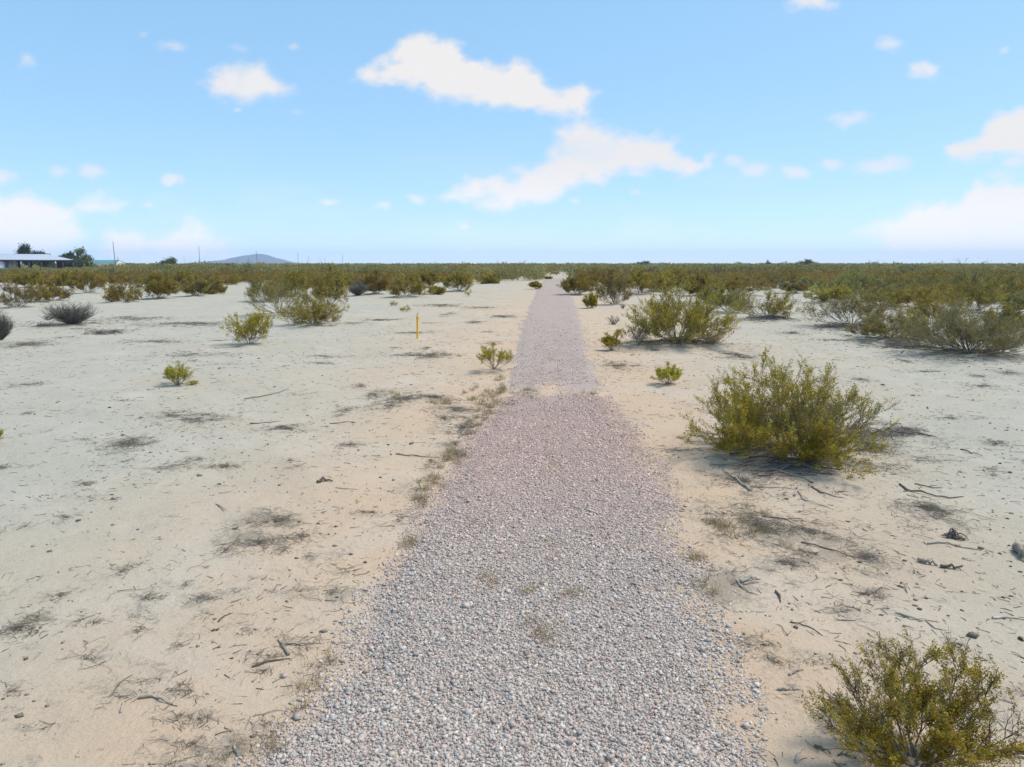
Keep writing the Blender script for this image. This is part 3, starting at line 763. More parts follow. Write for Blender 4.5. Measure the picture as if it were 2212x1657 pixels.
g = np.random.default_rng(33)
def far_stones(k):
    q = np.random.default_rng(k); n = 46000
    y = 15.2 + 42 * q.random(n) ** 1.5; t = q.normal(.5, .33, n)
    k_ = (t > -.13) & (t < 1.13) & (fbm(t * 6, y * 1.3, 3, 6) + q.normal(0, .1, n) > .36) & ((np.abs(y - yc) > 1.) | (q.random(n) < .45)); y, t = y[k_], t[k_]
    k_ = q.random(len(y)) < np.clip((52 - y) / 36, 0, 1) ** 1.5; y, t = y[k_], t[k_]
    x = path_l(y) + t * (path_r(y) - path_l(y)); return x, y, t
NS = 330000
ysn = 3.9 + (g.random(NS) ** 1.35) * 16.5
tt = g.uniform(-.1, 1.1, NS)
# loose spread over the left verge near the camera
xs = path_l(ysn) + tt * (path_r(ysn) - path_l(ysn)); hz, crs = path_h(xs, ysn)
e = np.minimum(tt, 1 - tt) * (path_r(ysn) - path_l(ysn)) + (fbm(xs * 1.4, ysn * 1.4, 4, 61) - .5) * .9
keep = g.random(NS) < np.clip(.42 + e / .5, 0.02, 1) * np.clip((18.6 - ysn + (fbm(xs * .9, ysn * .6, 3, 66) - .5) * 3.5) / 3.2, 0, 1) * np.clip(1.15 - 1.7 * np.maximum(fbm(xs * 1.1, ysn * .8, 4, 67) - .5, 0), .35, 1)
keep &= ~((e < -.1) & (g.random(NS) < .6))
xs, ysn, tt, e = xs[keep], ysn[keep], tt[keep], e[keep]; n = len(xs)
print('stones', n)
fx_, fy_, ft_ = far_stones(5); xs, ysn, tt = np.r_[xs, fx_], np.r_[ysn, fy_], np.r_[tt, ft_]; n = len(xs)
hz, _ = path_h(xs, ysn)
zb = np.maximum(hz, -.002) + gz(xs, ysn)
sz = np.clip(g.lognormal(math.log(.0080), .38, n), .0035, .026) * (1 + np.maximum(ysn - 14, 0) / 60)
cube = np.array([(x, y, z) for z in (-1, 1) for y in (-1, 1) for x in (-1, 1)], float)
cq = np.array([(0, 2, 3, 1), (4, 5, 7, 6), (0, 1, 5, 4), (2, 6, 7, 3), (0, 4, 6, 2), (1, 3, 7, 5)])
Vs = cube[None] * (1 + g.normal(0, .26, (n, 8, 1))) + g.normal(0, .22, (n, 8, 3))
Vs *= np.stack([g.uniform(.7, 1.3, n), g.uniform(.6, 1.1, n), g.uniform(.45, .8, n)], 1)[:, None] * sz[:, None, None] * .78
a = g.uniform(0, 6.28, n); b_ = g.normal(0, .5, n)
ca, sa, cb, sb = np.cos(a), np.sin(a), np.cos(b_), np.sin(b_)
y1 = Vs[:, :, 1] * cb[:, None] - Vs[:, :, 2] * sb[:, None]; z1 = Vs[:, :, 1] * sb[:, None] + Vs[:, :, 2] * cb[:, None]
x2 = Vs[:, :, 0] * ca[:, None] - y1 * sa[:, None]; y2 = Vs[:, :, 0] * sa[:, None] + y1 * ca[:, None]
Vs = np.stack([x2 + xs[:, None], y2 + ysn[:, None], z1 + (zb + sz * g.uniform(-.1, .7, n))[:, None]], -1)
SP_ = np.array([1.20, 1.10, 1.02]) * np.array([(.46, .42, .385), (.54, .495, .45), (.41, .335, .30), (.47, .365, .325), (.40, .31, .22), (.33, .19, .135), (.36, .37, .355), (.20, .175, .155), (.62, .58, .54), (.42, .40, .365), (.44, .325, .27)])
pw = np.array([.17, .13, .12, .14, .06, .05, .08, .07, .06, .08, .04])
SP_ = .54 * SP_ + .46 * np.array([.50, .465, .425])
sc_ = SP_[g.choice(len(SP_), n, p=pw / pw.sum())] * (1 + g.normal(0, .12, (n, 1)))
pinkk = np.clip((ysn - 7) / 5, 0, 1)[:, None]  # colour cast painted into the stones: grey near, pinker farther off
sc_ = sc_ * (1 - pinkk + pinkk * np.array([1.13, .985, .955]))
sm = MB(); sm.add(Vs, (cq[None] + (np.arange(n) * 8)[:, None, None]).reshape(-1, 4), None, np.repeat(np.clip(sc_, .03, .85), 8, 0))
stones = sm.build('gravel', M_STONE)
tag(stones, 'loose crushed stone covering the near part of the path', 'gravel', None, 'stuff')

# ------------------------------------------------------------------ litter, twigs, dry grass (uncountable)
lt = MB(); g = np.random.default_rng(44)
def sticks(x, y, ln, r, cols, M=4, lift=.012):
    n = len(x); a = g.uniform(0, 6.28, n); s = np.linspace(-.5, .5, M)
    P = np.zeros((n, M, 3))
    P[:, :, 0] = x[:, None] + np.cos(a)[:, None] * s[None] * ln[:, None]
    P[:, :, 1] = y[:, None] + np.sin(a)[:, None] * s[None] * ln[:, None]
    P[:, :, :2] += g.normal(0, .07, (n, M, 2)) * ln[:, None, None]
    P[:, :, 2] = gz(P[:, :, 0], P[:, :, 1]) + r[:, None] * .7 + np.abs(g.normal(0, lift, (n, M))) * np.minimum(1, ln / .2)[:, None]
    v, q, c = tubes(P, r[:, None] * np.linspace(1, .45, M)[None], 3, cols); lt.add(v, q, None, c)
LC = [(.21, .185, .15), (.15, .135, .112), (.26, .23, .185), (.175, .148, .11), (.36, .32, .265)]
for px, py, a, b, s in PW:
    area = a * b * 3.14
    dcam = max(5, math.hypot(px, py))
    n = int(np.clip(area * 1000 * s * min(1, (13 / dcam) ** 1.3), 30, 5200))
    th = g.uniform(0, 6.28, n); rr = np.abs(g.normal(0, .72, n))
    x, y = px + a * rr * np.cos(th), py + b * rr * np.sin(th)
    k = fbm(x * 3.1, y * 3.1, 4, 71, .65) + g.normal(0, .05, n) > .465
    x, y = x[k], y[k]
    if len(x): sticks(x, y, g.gamma(1.6, .035, len(x)) * (1 + dcam / 25) + .012, g.uniform(.0008, .0021, len(x)) * (1 + dcam / 14), palette(LC, len(x), g, .2), 4, .02)
n = 9000
y = 3.8 + g.random(n) ** 1.7 * 40; x = g.uniform(-.95, .95, n) * y
k = (x < path_l(y) + .1) | (x > path_r(y) - .1); k &= fbm(x * .5, y * .5, 3, 81) > .38; x, y = x[k], y[k]
sticks(x, y, g.uniform(.02, .10, len(x)) * (1 + y / 30), g.uniform(.0015, .0045, len(x)) * (1 + y / 25), palette(LC, len(x), g, .2), 3, .004)
n = 520
y = 3.8 + g.random(n) ** 1.4 * 26; x = g.uniform(-.95, .95, n) * y
k = (x < path_l(y) - .1) | (x > path_r(y) + .1); x, y = x[k], y[k]
sticks(x, y, g.uniform(.08, .30, len(x)), g.uniform(.0018, .0045, len(x)) * (1 + y / 30), palette(LC, len(x), g, .2), 5, .01)
# clods and droppings: small lumps
n = 5200
y = 3.8 + g.random(n) ** 1.5 * 26; x = g.uniform(-.95, .95, n) * y
k = ((x < path_l(y) - .05) | (x > path_r(y) + .05)) & (fbm(x * .8, y * .8, 3, 91) > .46); x, y = x[k], y[k]; n = len(x)
oc = np.array([(1, 0, 0), (0, 1, 0), (-1, 0, 0), (0, -1, 0), (0, 0, 1), (0, 0, -1)], float)
of = np.array([(0, 1, 4), (1, 2, 4), (2, 3, 4), (3, 0, 4), (1, 0, 5), (2, 1, 5), (3, 2, 5), (0, 3, 5)])
s = g.lognormal(math.log(.010), .45, n) * (1 + y / 40)
Vc = oc[None] * (1 + g.normal(0, .25, (n, 6, 3))) * s[:, None, None] * np.array([1.2, 1.2, .6])
Vc += np.stack([x, y, gz(x, y) + s * .25], 1)[:, None]
lt.add(Vc, None, (of[None] + (np.arange(n) * 6)[:, None, None]).reshape(-1, 3), np.repeat(palette(LC + [(.3, .25, .19), (.26, .2, .15)], n, g, .2), 6, 0))
litter = lt.build('twig_litter', M_LITTER)
tag(litter, 'grey twigs, bark bits and clods strewn over the sand', 'litter', None, 'stuff')

gr = MB(); g = np.random.default_rng(55)
GP = [(1180, 1285, 60, 14, 130), (1040, 1270, 40, 14, 110), (1175, 1385, 40, 24, 160), (1185, 1180, 8, 60, 60), (1190, 1000, 10, 60, 50), (1200, 790, 14, 20, 60), (1065, 855, 45, 22, 700), (1140, 852, 22, 14, 420), (1050, 878, 40, 14, 380), (1035, 905, 28, 22, 300), (1020, 930, 20, 22, 200), (1265, 855, 30, 6, 120), (975, 985, 24, 22, 260), (940, 1030, 20, 30, 200), (915, 1075, 18, 26, 200), (930, 768, 55, 8, 300), (1078, 822, 14, 10, 120),
      (880, 1180, 12, 20, 90), (1050, 1140, 30, 14, 60), (960, 1000, 20, 20, 160), (1085, 840, 18, 14, 200), (860, 862, 40, 10, 160), (950, 870, 40, 10, 220), (1560, 1130, 70, 40, 260), (1525, 1255, 30, 40, 160), (1640, 1140, 60, 40, 200), (1250, 1290, 14, 10, 60), (1165, 1375, 30, 20, 90), (1130, 1290, 10, 6, 40),
      (640, 1500, 60, 60, 80), (560, 1620, 60, 30, 70), (690, 1440, 40, 40, 50), (1340, 790, 40, 12, 120)]
for (u, v, a, b, n) in GP:
    px, py = at(u, v); A = a / F * depth(py); B = abs(at(u, v - b)[1] - at(u, v + b)[1]) / 2
    cl = g.normal(0, .5, (max(3, n // 28), 2)); ci = g.integers(0, len(cl), n)
    x = px + A * cl[ci, 0] + g.normal(0, .045, n); y = py + B * cl[ci, 1] + g.normal(0, .045, n)
    L = g.uniform(.05, .17, n); az = g.uniform(0, 6.28, n); ti = g.uniform(.1, 1.35, n)
    s = np.linspace(0, 1, 3)
    P = np.zeros((n, 3, 3))
    for kk, sv in enumerate(s):
        P[:, kk, 0] = x + np.cos(az) * np.sin(ti) * L * sv; P[:, kk, 1] = y + np.sin(az) * np.sin(ti) * L * sv
        P[:, kk, 2] = np.maximum(gz(x, y), -.005) + np.cos(ti) * L * sv * (1.2 - .3 * sv) + (.02 if path_l(py) < px < path_r(py) else 0)
    v_, q, c = tubes(P, np.linspace(.0022, .0007, 3)[None].repeat(n, 0) * (1 + py / 22), 3, palette(STRAW + [(.36, .29, .18)], n, g, .15)); gr.add(v_, q, None, c)
grass = gr.build('dry_grass', M_GRASS)
tag(grass, 'straw coloured dry grass along the path edge and at the sandy crossing', 'dry grass', None, 'stuff')

# ------------------------------------------------------------------ fallen branches one can point at
PALE = (.43, .375, .31); MIDW = (.27, .23, .185); DARKW = (.14, .118, .098)
BR = [  # label, radius, colour, polylines
 ('pale forked dead branch with a thick dark butt, lying below the big sprawling bush', .022, PALE, [[(1621, 1064), (1605, 1052), (1582, 1036), (1560, 1022), (1556, 1008)], [(1594, 1044), (1600, 1022), (1622, 1012)]]),
 ('broken pale fork of wood right of the thick butted branch', .018, PALE, [[(1716, 1076), (1724, 1064), (1722, 1056), (1712, 1062)], [(1724, 1064), (1736, 1084), (1766, 1094), (1790, 1100)]]),
 ('long crooked twig between the two pale forks below the big bush', .009, MIDW, [[(1620, 1056), (1660, 1058), (1700, 1060), (1740, 1062)]]),
 ('thin branch slanting across the sand right of the broken pale fork', .012, DARKW, [[(1752, 1056), (1775, 1072), (1800, 1080), (1822, 1082)]]),
 ('pale Y shaped stick by the lower right foot of the big bush', .014, PALE, [[(1827, 1030), (1832, 1014), (1845, 1006)], [(1832, 1014), (1812, 1004)]]),
 ('long dark stick with a hooked left end, lying on bare sand at right', .017, DARKW, [[(1944, 1056), (1960, 1068), (2000, 1074), (2050, 1082), (2082, 1078)], [(1960, 1068), (1950, 1070)]]),
 ('short forked stick just above the long hooked one', .010, DARKW, [[(1975, 1052), (2010, 1060), (2034, 1060)], [(2005, 1058), (2025, 1054)]]),
 ('thin twig lying level left of the dark litter patches', .010, DARKW, [[(1645, 1115), (1690, 1120), (1735, 1120)], [(1690, 1118), (1722, 1132)]]),
 ('straight long twig crossing the dark litter patches', .010, DARKW, [[(1730, 1170), (1790, 1186), (1848, 1204)]]),
 ('gently curved pale stick in open sand at right, below the dark litter', .012, MIDW, [[(2004, 1180), (2040, 1180), (2080, 1188), (2122, 1194)]]),
 ('knobbly grey log chunk, left one of two lying end to end at right', .028, MIDW, [[(1983, 1214), (2000, 1220), (2024, 1226)]]),
 ('splintered dark log chunk, right one of two lying end to end at right', .022, DARKW, [[(2030, 1228), (2058, 1232), (2078, 1228)], [(2058, 1232), (2076, 1236)]]),
 ('weathered grey stump piece at the right edge of the photo', .06, MIDW, [[(2196, 1190), (2204, 1206), (2216, 1220)], [(2200, 1198), (2214, 1200)]]),
 ('split pale bark piece on the dark mat beside the gravel', .024, PALE, [[(1600, 1258), (1622, 1252), (1642, 1250)], [(1606, 1262), (1640, 1258)]]),
 ('bow shaped pale twig curving below the split bark piece', .010, PALE, [[(1590, 1254), (1600, 1268), (1618, 1280), (1640, 1286)]]),
 ('short dark stick pointing at the camera right of the gravel', .016, DARKW, [[(1676, 1278), (1684, 1290), (1686, 1302)]]),
 ('small hooked twig in the middle of the right hand sand', .009, DARKW, [[(1938, 1266), (1954, 1272), (1960, 1282)]]),
 ('pale stick with a bent dark tail above the near right corner bush', .012, PALE, [[(1934, 1328), (1970, 1345), (2030, 1347)], [(2000, 1347), (2016, 1362), (2044, 1366)]]),
 ('straight whitish stick close to the right edge above the near bush', .012, PALE, [[(2143, 1340), (2180, 1340), (2220, 1345)]]),
 ('long thin brown twig left of the near right corner bush', .008, DARKW, [[(1706, 1344), (1750, 1354), (1778, 1372)]]),
 ('short white stick lying level right of the gravel', .010, PALE, [[(1810, 1338), (1840, 1340), (1850, 1341)]]),
 ('curved dark branch at far right beyond the long hooked stick', .014, DARKW, [[(2075, 972), (2100, 984), (2122, 988)]]),
 ('bleached stick left of the near right corner bush', .014, PALE, [[(1705, 1458), (1720, 1450), (1736, 1446)]]),
 ('pale level stick farther left of the near corner bush, beside the gravel', .012, PALE, [[(1680, 1490), (1705, 1490), (1727, 1489)]]),
 ('short curved pale stick at the bottom edge between gravel and near bush', .012, PALE, [[(1720, 1650), (1724, 1632), (1736, 1620)]]),
 ('dark twig below the near corner bush at its left', .012, DARKW, [[(1760, 1618), (1785, 1632), (1795, 1638)]]),
 ('forked grey branch lying on the left edge of the gravel', .016, MIDW, [[(624, 1416), (612, 1398), (600, 1382)], [(618, 1392), (650, 1394), (690, 1390)], [(640, 1392), (660, 1376)]]),
 ('dark stick on the sand just below the forked grey branch', .012, DARKW, [[(545, 1440), (580, 1430), (628, 1424)]]),
 ('bent pale twig in the lower left sand', .010, PALE, [[(261, 1540), (268, 1516), (288, 1500)]]),
 ('wavy grey stick right of the bent pale twig in the lower left', .011, MIDW, [[(300, 1506), (330, 1502), (360, 1516), (385, 1524)]]),
 ('upright looking bleached stick near the bottom left of the gravel', .016, PALE, [[(518, 1632), (506, 1616), (508, 1604)]]),
 ('curved dark twig in the middle of the left sand', .009, DARKW, [[(472, 1342), (486, 1330), (504, 1322)]]),
 ('short thick log chunk on clean sand left of the path', .026, DARKW, [[(686, 1048), (700, 1044), (720, 1044)]]),
 ('thin straight twig right below the short log chunk', .008, MIDW, [[(725, 1056), (750, 1059), (772, 1059)]]),
 ('long bleached twig lying by the left verge of the path', .015, MIDW, [[(856, 980), (890, 984), (950, 988)]]),
 ('long thin branch with a frayed end near the small lone shrub', .018, MIDW, [[(528, 862), (570, 856), (600, 850), (620, 842)], [(595, 850), (612, 848)]]),
 ('thin level twig in the middle distance of the left sand', .012, DARKW, [[(540, 914), (575, 912), (606, 908)]]),
 ('short dark stick right of the thin level twig on the left sand', .012, DARKW, [[(712, 916), (740, 914), (766, 913)]]),
 ('crossed pair of twigs on the pale left sand', .008, MIDW, [[(466, 1092), (482, 1104), (488, 1108)], [(470, 1094), (490, 1106)]]),
 ('long dark stick lying level behind the marker post', .014, DARKW, [[(912, 697), (935, 698), (965, 696)]]),
]
def jag(P, seed):
    """resample and roughen a survey polyline"""
    q = np.random.default_rng(seed); P = np.array(P, float)
    s = np.r_[0, np.cumsum(np.linalg.norm(np.diff(P, axis=0), axis=1))]; t = np.linspace(0, s[-1], max(5, 3 * len(P)))
    o = np.stack([np.interp(t, s, P[:, 0]), np.interp(t, s, P[:, 1])], 1)
    return o
for bi, (lab, r, col, lines) in enumerate(BR):
    q = np.random.default_rng(900 + bi); mb = MB()
    for li, pl in enumerate(lines):
        w = np.array([at(*p) for p in jag(pl, bi)]); L = np.linalg.norm(w[-1] - w[0])
        w += np.cumsum(q.normal(0, .012 * L, w.shape), 0) * .5
        rr = r * (1 if li == 0 else .6) * np.linspace(1, .35, len(w)) * (1 + q.normal(0, .1, len(w)))
        z = gz(w[:, 0], w[:, 1]) + rr * .8 + np.abs(q.normal(0, r * .9, len(w))) * np.sin(np.linspace(0, 3.1, len(w)))
        P = np.concatenate([w, z[:, None]], 1)[None]
        v_, f_, c_ = tubes(P, rr[None], 6, np.array(col) * (1 + q.normal(0, .1)))
        ax_ = np.repeat(P[0], 6, 0); v_ = ax_ + (v_ - ax_) * (1 + q.normal(0, .20 if r < .03 else .30, (len(v_), 1)))
        c_ = np.clip(c_ * (1 + q.normal(0, .16, (len(c_), 1))), .03, .8)
        mb.add(v_, f_, None, c_)
        for e_ in (0, len(w) - 1):                     # end caps
            ring = v_[e_ * 6:e_ * 6 + 6]; mb.add(ring, None, [(0, 1, 2), (0, 2, 3), (0, 3, 4), (0, 4, 5)], col)
    tag(mb.build('dead_branch', M_WOOD), lab, 'branch', 'fallen dead branches')
def brush(u, v, w, h, n, lab, seed):
    q = np.random.default_rng(seed); px, py = at(u, v); A = w / 2 / F * depth(py)
    th = q.uniform(0, 6.28, n); a0 = q.uniform(0, A * .5, n); L = q.uniform(.4, 1., n) * A
    M = 6; s = np.linspace(-.5, .5, M); P = np.zeros((n, M, 3)); di = q.normal(0, .5, n) + np.where(q.random(n) < .5, 0, 3.14)
    P[:, :, 0] = (px + a0 * np.cos(th) * 1.4)[:, None] + np.cos(di)[:, None] * s * L[:, None]
    P[:, :, 1] = (py + a0 * np.sin(th))[:, None] + np.sin(di)[:, None] * s * L[:, None]
    P += q.normal(0, .04, P.shape) * L[:, None, None]
    P[:, :, 2] = gz(P[:, :, 0], P[:, :, 1]) + .012 + np.abs(q.normal(0, h, (n, 1))) * (1 - 2 * np.abs(s))[None] + np.abs(q.normal(0, h * .15, (n, M)))
    mb = MB(); v_, f_, c_ = tubes(P, np.linspace(.014, .006, M)[None].repeat(n, 0) * q.uniform(.5, 1.2, n)[:, None], 4, palette([MIDW, DARKW, (.2, .19, .18)], n, q)); mb.add(v_, f_, None, c_)
    tag(mb.build('brush_pile', M_WOOD), lab, 'branches', 'heaps of dead branches')
brush(222, 722, 92, .16, 40, 'low heap of grey fallen branches in front of the bristling dead shrub', 1)
brush(95, 706, 60, .14, 34, 'small heap of grey branches at the left of the bristling dead shrub', 2)
brush(1690, 1015, 300, .05, 46, 'tangle of grey dead branches spread at the foot of the big sprawling bush', 3)
brush(1925, 940, 190, .07, 36, 'tangle of dead branches trailing right from the big sprawling bush', 4)
brush(1790, 712, 70, .14, 40, 'low heap of dark branches at the left foot of the wide olive bush', 5)
brush(1960, 752, 120, .12, 50, 'tangle of dead branches between the grey-green bush and the dying shrub', 6)
brush(1470, 747, 175, .10, 60, 'dark mat of fallen twigs under the tall airy bush', 8)
brush(1657, 691, 120, .10, 40, 'flat mat of dark twigs under the lone orange brown bush', 9)
brush(2060, 1165, 60, .05, 26, 'small brown brush heap on the right sand above the two log chunks', 7)

# ------------------------------------------------------------------ marker post
def lathe(mb, prof, K, c, x=0, y=0):
    n = len(prof); an = np.arange(K) * 2 * np.pi / K
    V = np.array([[(x + r * math.cos(a), y + r * math.sin(a), z) for a in an] for r, z in prof]).reshape(-1, 3)
    i = np.arange(n - 1)[:, None] * K; j = np.arange(K)[None]; j2 = (j + 1) % K
    mb.add(V, np.stack([i + j, i + j2, i + K + j2, i + K + j], -1).reshape(-1, 4), None, c)
px, py = at(902, 733); hp = height_for(py, 684)
root = empty('marker_post', (px, py, float(gz(px, py))))
root.rotation_euler = (R(1.0), R(1.2), 0)
tag(root, 'yellow marker post with wires sprouting from its top, standing left of the path', 'marker post')
YEL = (.83, .47, .012)
mb = MB(); lathe(mb, [(.056, -.15), (.056, .02), (.05, .04), (.05, hp - .12), (.05, hp - .11)], 20, YEL); mb.build('post', M_PAINT, root, True)
mb = MB(); lathe(mb, [(.048, hp - .13), (.061, hp - .125), (.061, hp - .03), (.052, hp - .008), (.03, hp), (.0, hp + .002)], 20, YEL); cap = mb.build('cap', M_PAINT, root, True)
mb = MB(); lathe(mb, [(.0, 0), (.016, 0), (.016, .008), (.0, .008)], 10, (.18, .11, .02)); sc = mb.build('screw', M_PAINT, root)
sc.location = (0, -.066, hp - .10); sc.rotation_euler = (R(90), 0, 0)
q = np.random.default_rng(3)
for k in range(5):
    M = 7; s = np.linspace(0, 1, M); hw = q.uniform(.14, .24)
    P = np.stack([q.normal(0, .012) + np.sin(s * q.uniform(4, 8) + k) * .018 * (.3 + s), q.normal(0, .012) + np.cos(s * 6 + k * 2) * .015, hp - .02 + s * hw], 1)[None]
    mb = MB(); v_, f_, c_ = tubes(P, np.full((1, M), .0055), 5, [(.22, .22, .23), (.55, .55, .55), (.10, .10, .11), (.35, .33, .30), (.6, .58, .55)][k]); mb.add(v_, f_, None, c_); mb.build('wire', M_PAINT, root)

# small white stakes far along the path
for (u, v, vt, w, lab) in [(1175.5, 601, 588, .10, 'thin white stake where the path ends, left and taller of two'), (1180.5, 601, 590, .16, 'short white stake where the path ends, right of the taller one'), (1442, 603, 578, .14, 'pale stake sticking out of the scrub well right of the path')]:
    x, y = at(u, v); H = height_for(y, vt)
    mb = MB(); lathe(mb, [(w / 2, -.1), (w / 2, H - .06), (w * .3, H), (0, H)], 8, (.75, .72, .66))
    o = mb.build('marker_stake', M_PAINT); o.location = (x, y, float(gz(x, y))); tag(o, lab, 'stake', 'white stakes in the scrub')

# ------------------------------------------------------------------ far buildings
def pos(u, D): return (u - UW / 2) / F * (D * CP + CAMH * SP)
D = 250.
SC = (pos(162, D), D); SROT = math.atan2(-SC[0], SC[1])
def su(u):
    k = pos(u, D) / D
    return -(SC[0] - k * SC[1]) / (math.cos(SROT) - k * math.sin(SROT))
x0, x1 = su(-95), 0.; zr, ze = height_for(D + 6, 549.5), height_for(D, 561.5)
root = empty('open_shed', (SC[0], SC[1], 0), SROT); tag(root, 'long open sided shed with a pale metal roof on dark posts at far left', 'shed')
mb = MB(); yb = 14.; xr = su(108)
V = [(x0, 0, ze), (x1, 0, ze), (x1, yb, ze), (x0, yb, ze), (x0 + 2, yb / 2, zr), (xr, yb / 2, zr)]
mb.add(V, [(0, 1, 5, 4), (2, 3, 4, 5)], [(1, 2, 5), (3, 0, 4)], (.47, .50, .56))
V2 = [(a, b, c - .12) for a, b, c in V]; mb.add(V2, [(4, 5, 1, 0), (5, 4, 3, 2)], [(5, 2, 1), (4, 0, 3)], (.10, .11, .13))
mb.build('roof', M_PAINT, root)
mb = MB()
for b in (boxpts(x0, x1, -.1, -.003, ze - .5, ze + .02), boxpts(x0, x1, yb + .003, yb + .1, ze - .2, ze + .02), boxpts(x1 + .003, x1 + .1, -.1, yb + .1, ze - .5, ze + .02)): mb.add(b[0], b[1], None, (.03, .035, .05))
mb.build('fascia', M_PAINT, root)
for yy in (.2, yb * .5, yb - .2):
    for u in (15, 39, 65, 92, 116, 138, 160):
        xx = su(u)
        mb = MB(); b = boxpts(-.22, .22, -.2, .2, -.2, (ze - .13) if yy != yb * .5 else ze + .6); mb.add(b[0], b[1], None, (.035, .035, .045))
        o = mb.build('post', M_PAINT, root); o.location = (xx, yy, 0)
mb = MB(); b = boxpts(x0 + .3, su(13), .3, yb - .3, -.2, ze - .14); mb.add(b[0], b[1], None, (.55, .62, .70)); mb.build('wall', M_PAINT, root)
mb = MB(); b = boxpts(su(17), su(38), 3, 6, -.2, ze - .5); mb.add(b[0], b[1], None, (.62, .66, .72)); w_ = mb.build('stall', M_PAINT, root)
mb = MB(); b = boxpts(su(26), su(34), 2.93, 2.997, .3, ze - .9); mb.add(b[0], b[1], None, (.62, .58, .40)); mb.build('door', M_PAINT, w_)
# house with a green roof
D = 330.
a0, a1 = pos(190, D), pos(253, D); zr, ze = height_for(D, 561.5), height_for(D, 569.5); 
root = empty('green_roofed_house', (0, D, 0)); tag(root, 'low house with a teal green gable roof behind the scrub', 'house')
mb = MB(); V = [(a0, 0, ze), (a1, 0, ze), (a1, 9, ze), (a0, 9, ze), (a0, 4.5, zr), (a1 - 1.2, 4.5, zr)]
mb.add(V, [(0, 1, 5, 4), (2, 3, 4, 5)], None, (.10, .26, .27)); mb.build('roof', M_PAINT, root)
mb = MB(); b = boxpts(a0 + .4, a1 - .5, .5, 8.5, -.2, ze - .02); mb.add(b[0], b[1], None, (.52, .47, .38))
mb.add([(a1 - .45, .5, ze - .02), (a1 - .45, 8.5, ze - .02), (a1 - 1.0, 4.5, zr - .2)], None, [(0, 1, 2)], (.62, .56, .46)); mb.build('wall', M_PAINT, root)
# tall trees around the shed
for i, (u, D, vt, w, lab, cols, tf) in enumerate([
    (62, 275, 531, 46, 'big dark leafy tree rising behind the open shed roof', DULL, .3),
    (97, 277, 537, 24, 'smaller dark tree right beside the big one behind the shed roof', DULL, .3),
    (147, 285, 548, 34, 'low dark tree peeping over the right end of the shed roof', DULL, .3),
    (180, 272, 541, 42, 'airy pale green tree between the shed and the green roof', DULL + GREEN[:1], .25)]):
    x, y = pos(u, D), D; H = height_for(y, vt); g2 = np.random.default_rng(700 + i)
    airy = i == 3
    st, fo = tree(g2, H, w / F * D * .86, cols, tf, 10, 6, 6, 14 if airy else 30, .62, rt=.25, lobes=1.3)
    tag(plant('shade_tree', st, fo, (x, y, 0), 0, 1, ('trunk', 'crown')), lab, 'tree', 'tall trees around the shed')

# ------------------------------------------------------------------ power poles
POLES = [(251.5, 523, 12., .34, 'tallest wooden power pole, leaning slightly, by the green roofed house', -1.2), (257, 555, 7., .3, 'short post beside the leaning power pole', 0), (433, 532, 12., .32, 'tall power pole left of the blue mountain', .2), (556, 542, 12., .32, 'power pole in front of the blue mountain summit', 0),
 (645, 545, 12., .34, 'power pole right of the blue mountain', 0), (741, 550, 12., .36, 'rightmost lone power pole on the horizon', 0), (703, 555, 12., .4, 'slim far power pole, third from the right end of the line', 0), (668, 553, 12., .36, 'faint far power pole just right of the one beside the mountain', 0),
 (692, 556, 12., .4, 'faint far power pole, left one of a close pair', 0), (664, 560, 10., .4, 'stubby far pole next to the faint far one', 0), (653, 562, 10., .4, 'smallest far pole right of the mountain', 0), (399, 553, 12., .35, 'faint far pole left of the tall pole', 0), (513, 556, 12., .4, 'faint far pole before the left shoulder of the mountain', 0), (538, 556, 12, .4, 'faint far pole before the middle of the mountain', 0)]
for (u, vt, H, d, lab, lean) in POLES:
    D = (H - CAMH) * F / (HOR - vt) * 1.0
    x = pos(u, D)
    mb = MB(); d *= .78; lathe(mb, [(d / 2, -.3), (d / 2 * .95, H * .3), (d / 2 * .7, H - .1), (d * .2, H), (0, H)], 8, (.14, .13, .14))
    o = mb.build('power_pole', M_WOOD); o.location = (x, D, 0); o.rotation_euler = (0, R(lean), 0); tag(o, lab, 'pole', 'power poles on the horizon')

# ------------------------------------------------------------------ mountain
D = 6000.; prof = [(432, 571), (445, 569), (470, 564), (490, 561.5), (505, 562.3), (514, 560), (522, 557), (535, 552.5), (550, 549.5), (566, 549), (582, 553), (597, 559), (604, 563), (612, 563), (622, 566.5), (640, 570), (655, 571.2)]
pu = np.array([p[0] for p in prof]); ph_ = np.array([max(0, height_for(D, p[1]) ) for p in prof])
us = np.linspace(425, 662, 150); dys = np.linspace(-900, 900, 60)
UU, DY = np.meshgrid(us, dys)
XM = (UU - UW / 2) / F * D * CP * 1.006
top = np.interp(UU, pu, ph_, 0, 0)
ridge = 1 - np.abs(DY) / 900
HM = top * ridge ** .8 * (.86 + .28 * fbm(XM * .006, DY * .006, 4, 15)) + (fbm(XM * .01, DY * .01, 4, 25) - .5) * 14 * ridge - 6 * (1 - ridge)
mb = MB(); ny, nx = UU.shape; i = np.arange(ny - 1)[:, None] * nx; j = np.arange(nx - 1)[None]
mb.add(np.stack([XM, D + DY, HM], -1), np.stack([i + j, i + j + 1, i + nx + j + 1, i + nx + j], -1).reshape(-1, 4), None, (.10, .09, .10))
hill = mb.build('mountain', M_WOOD, None, True); tag(hill, kind='structure')

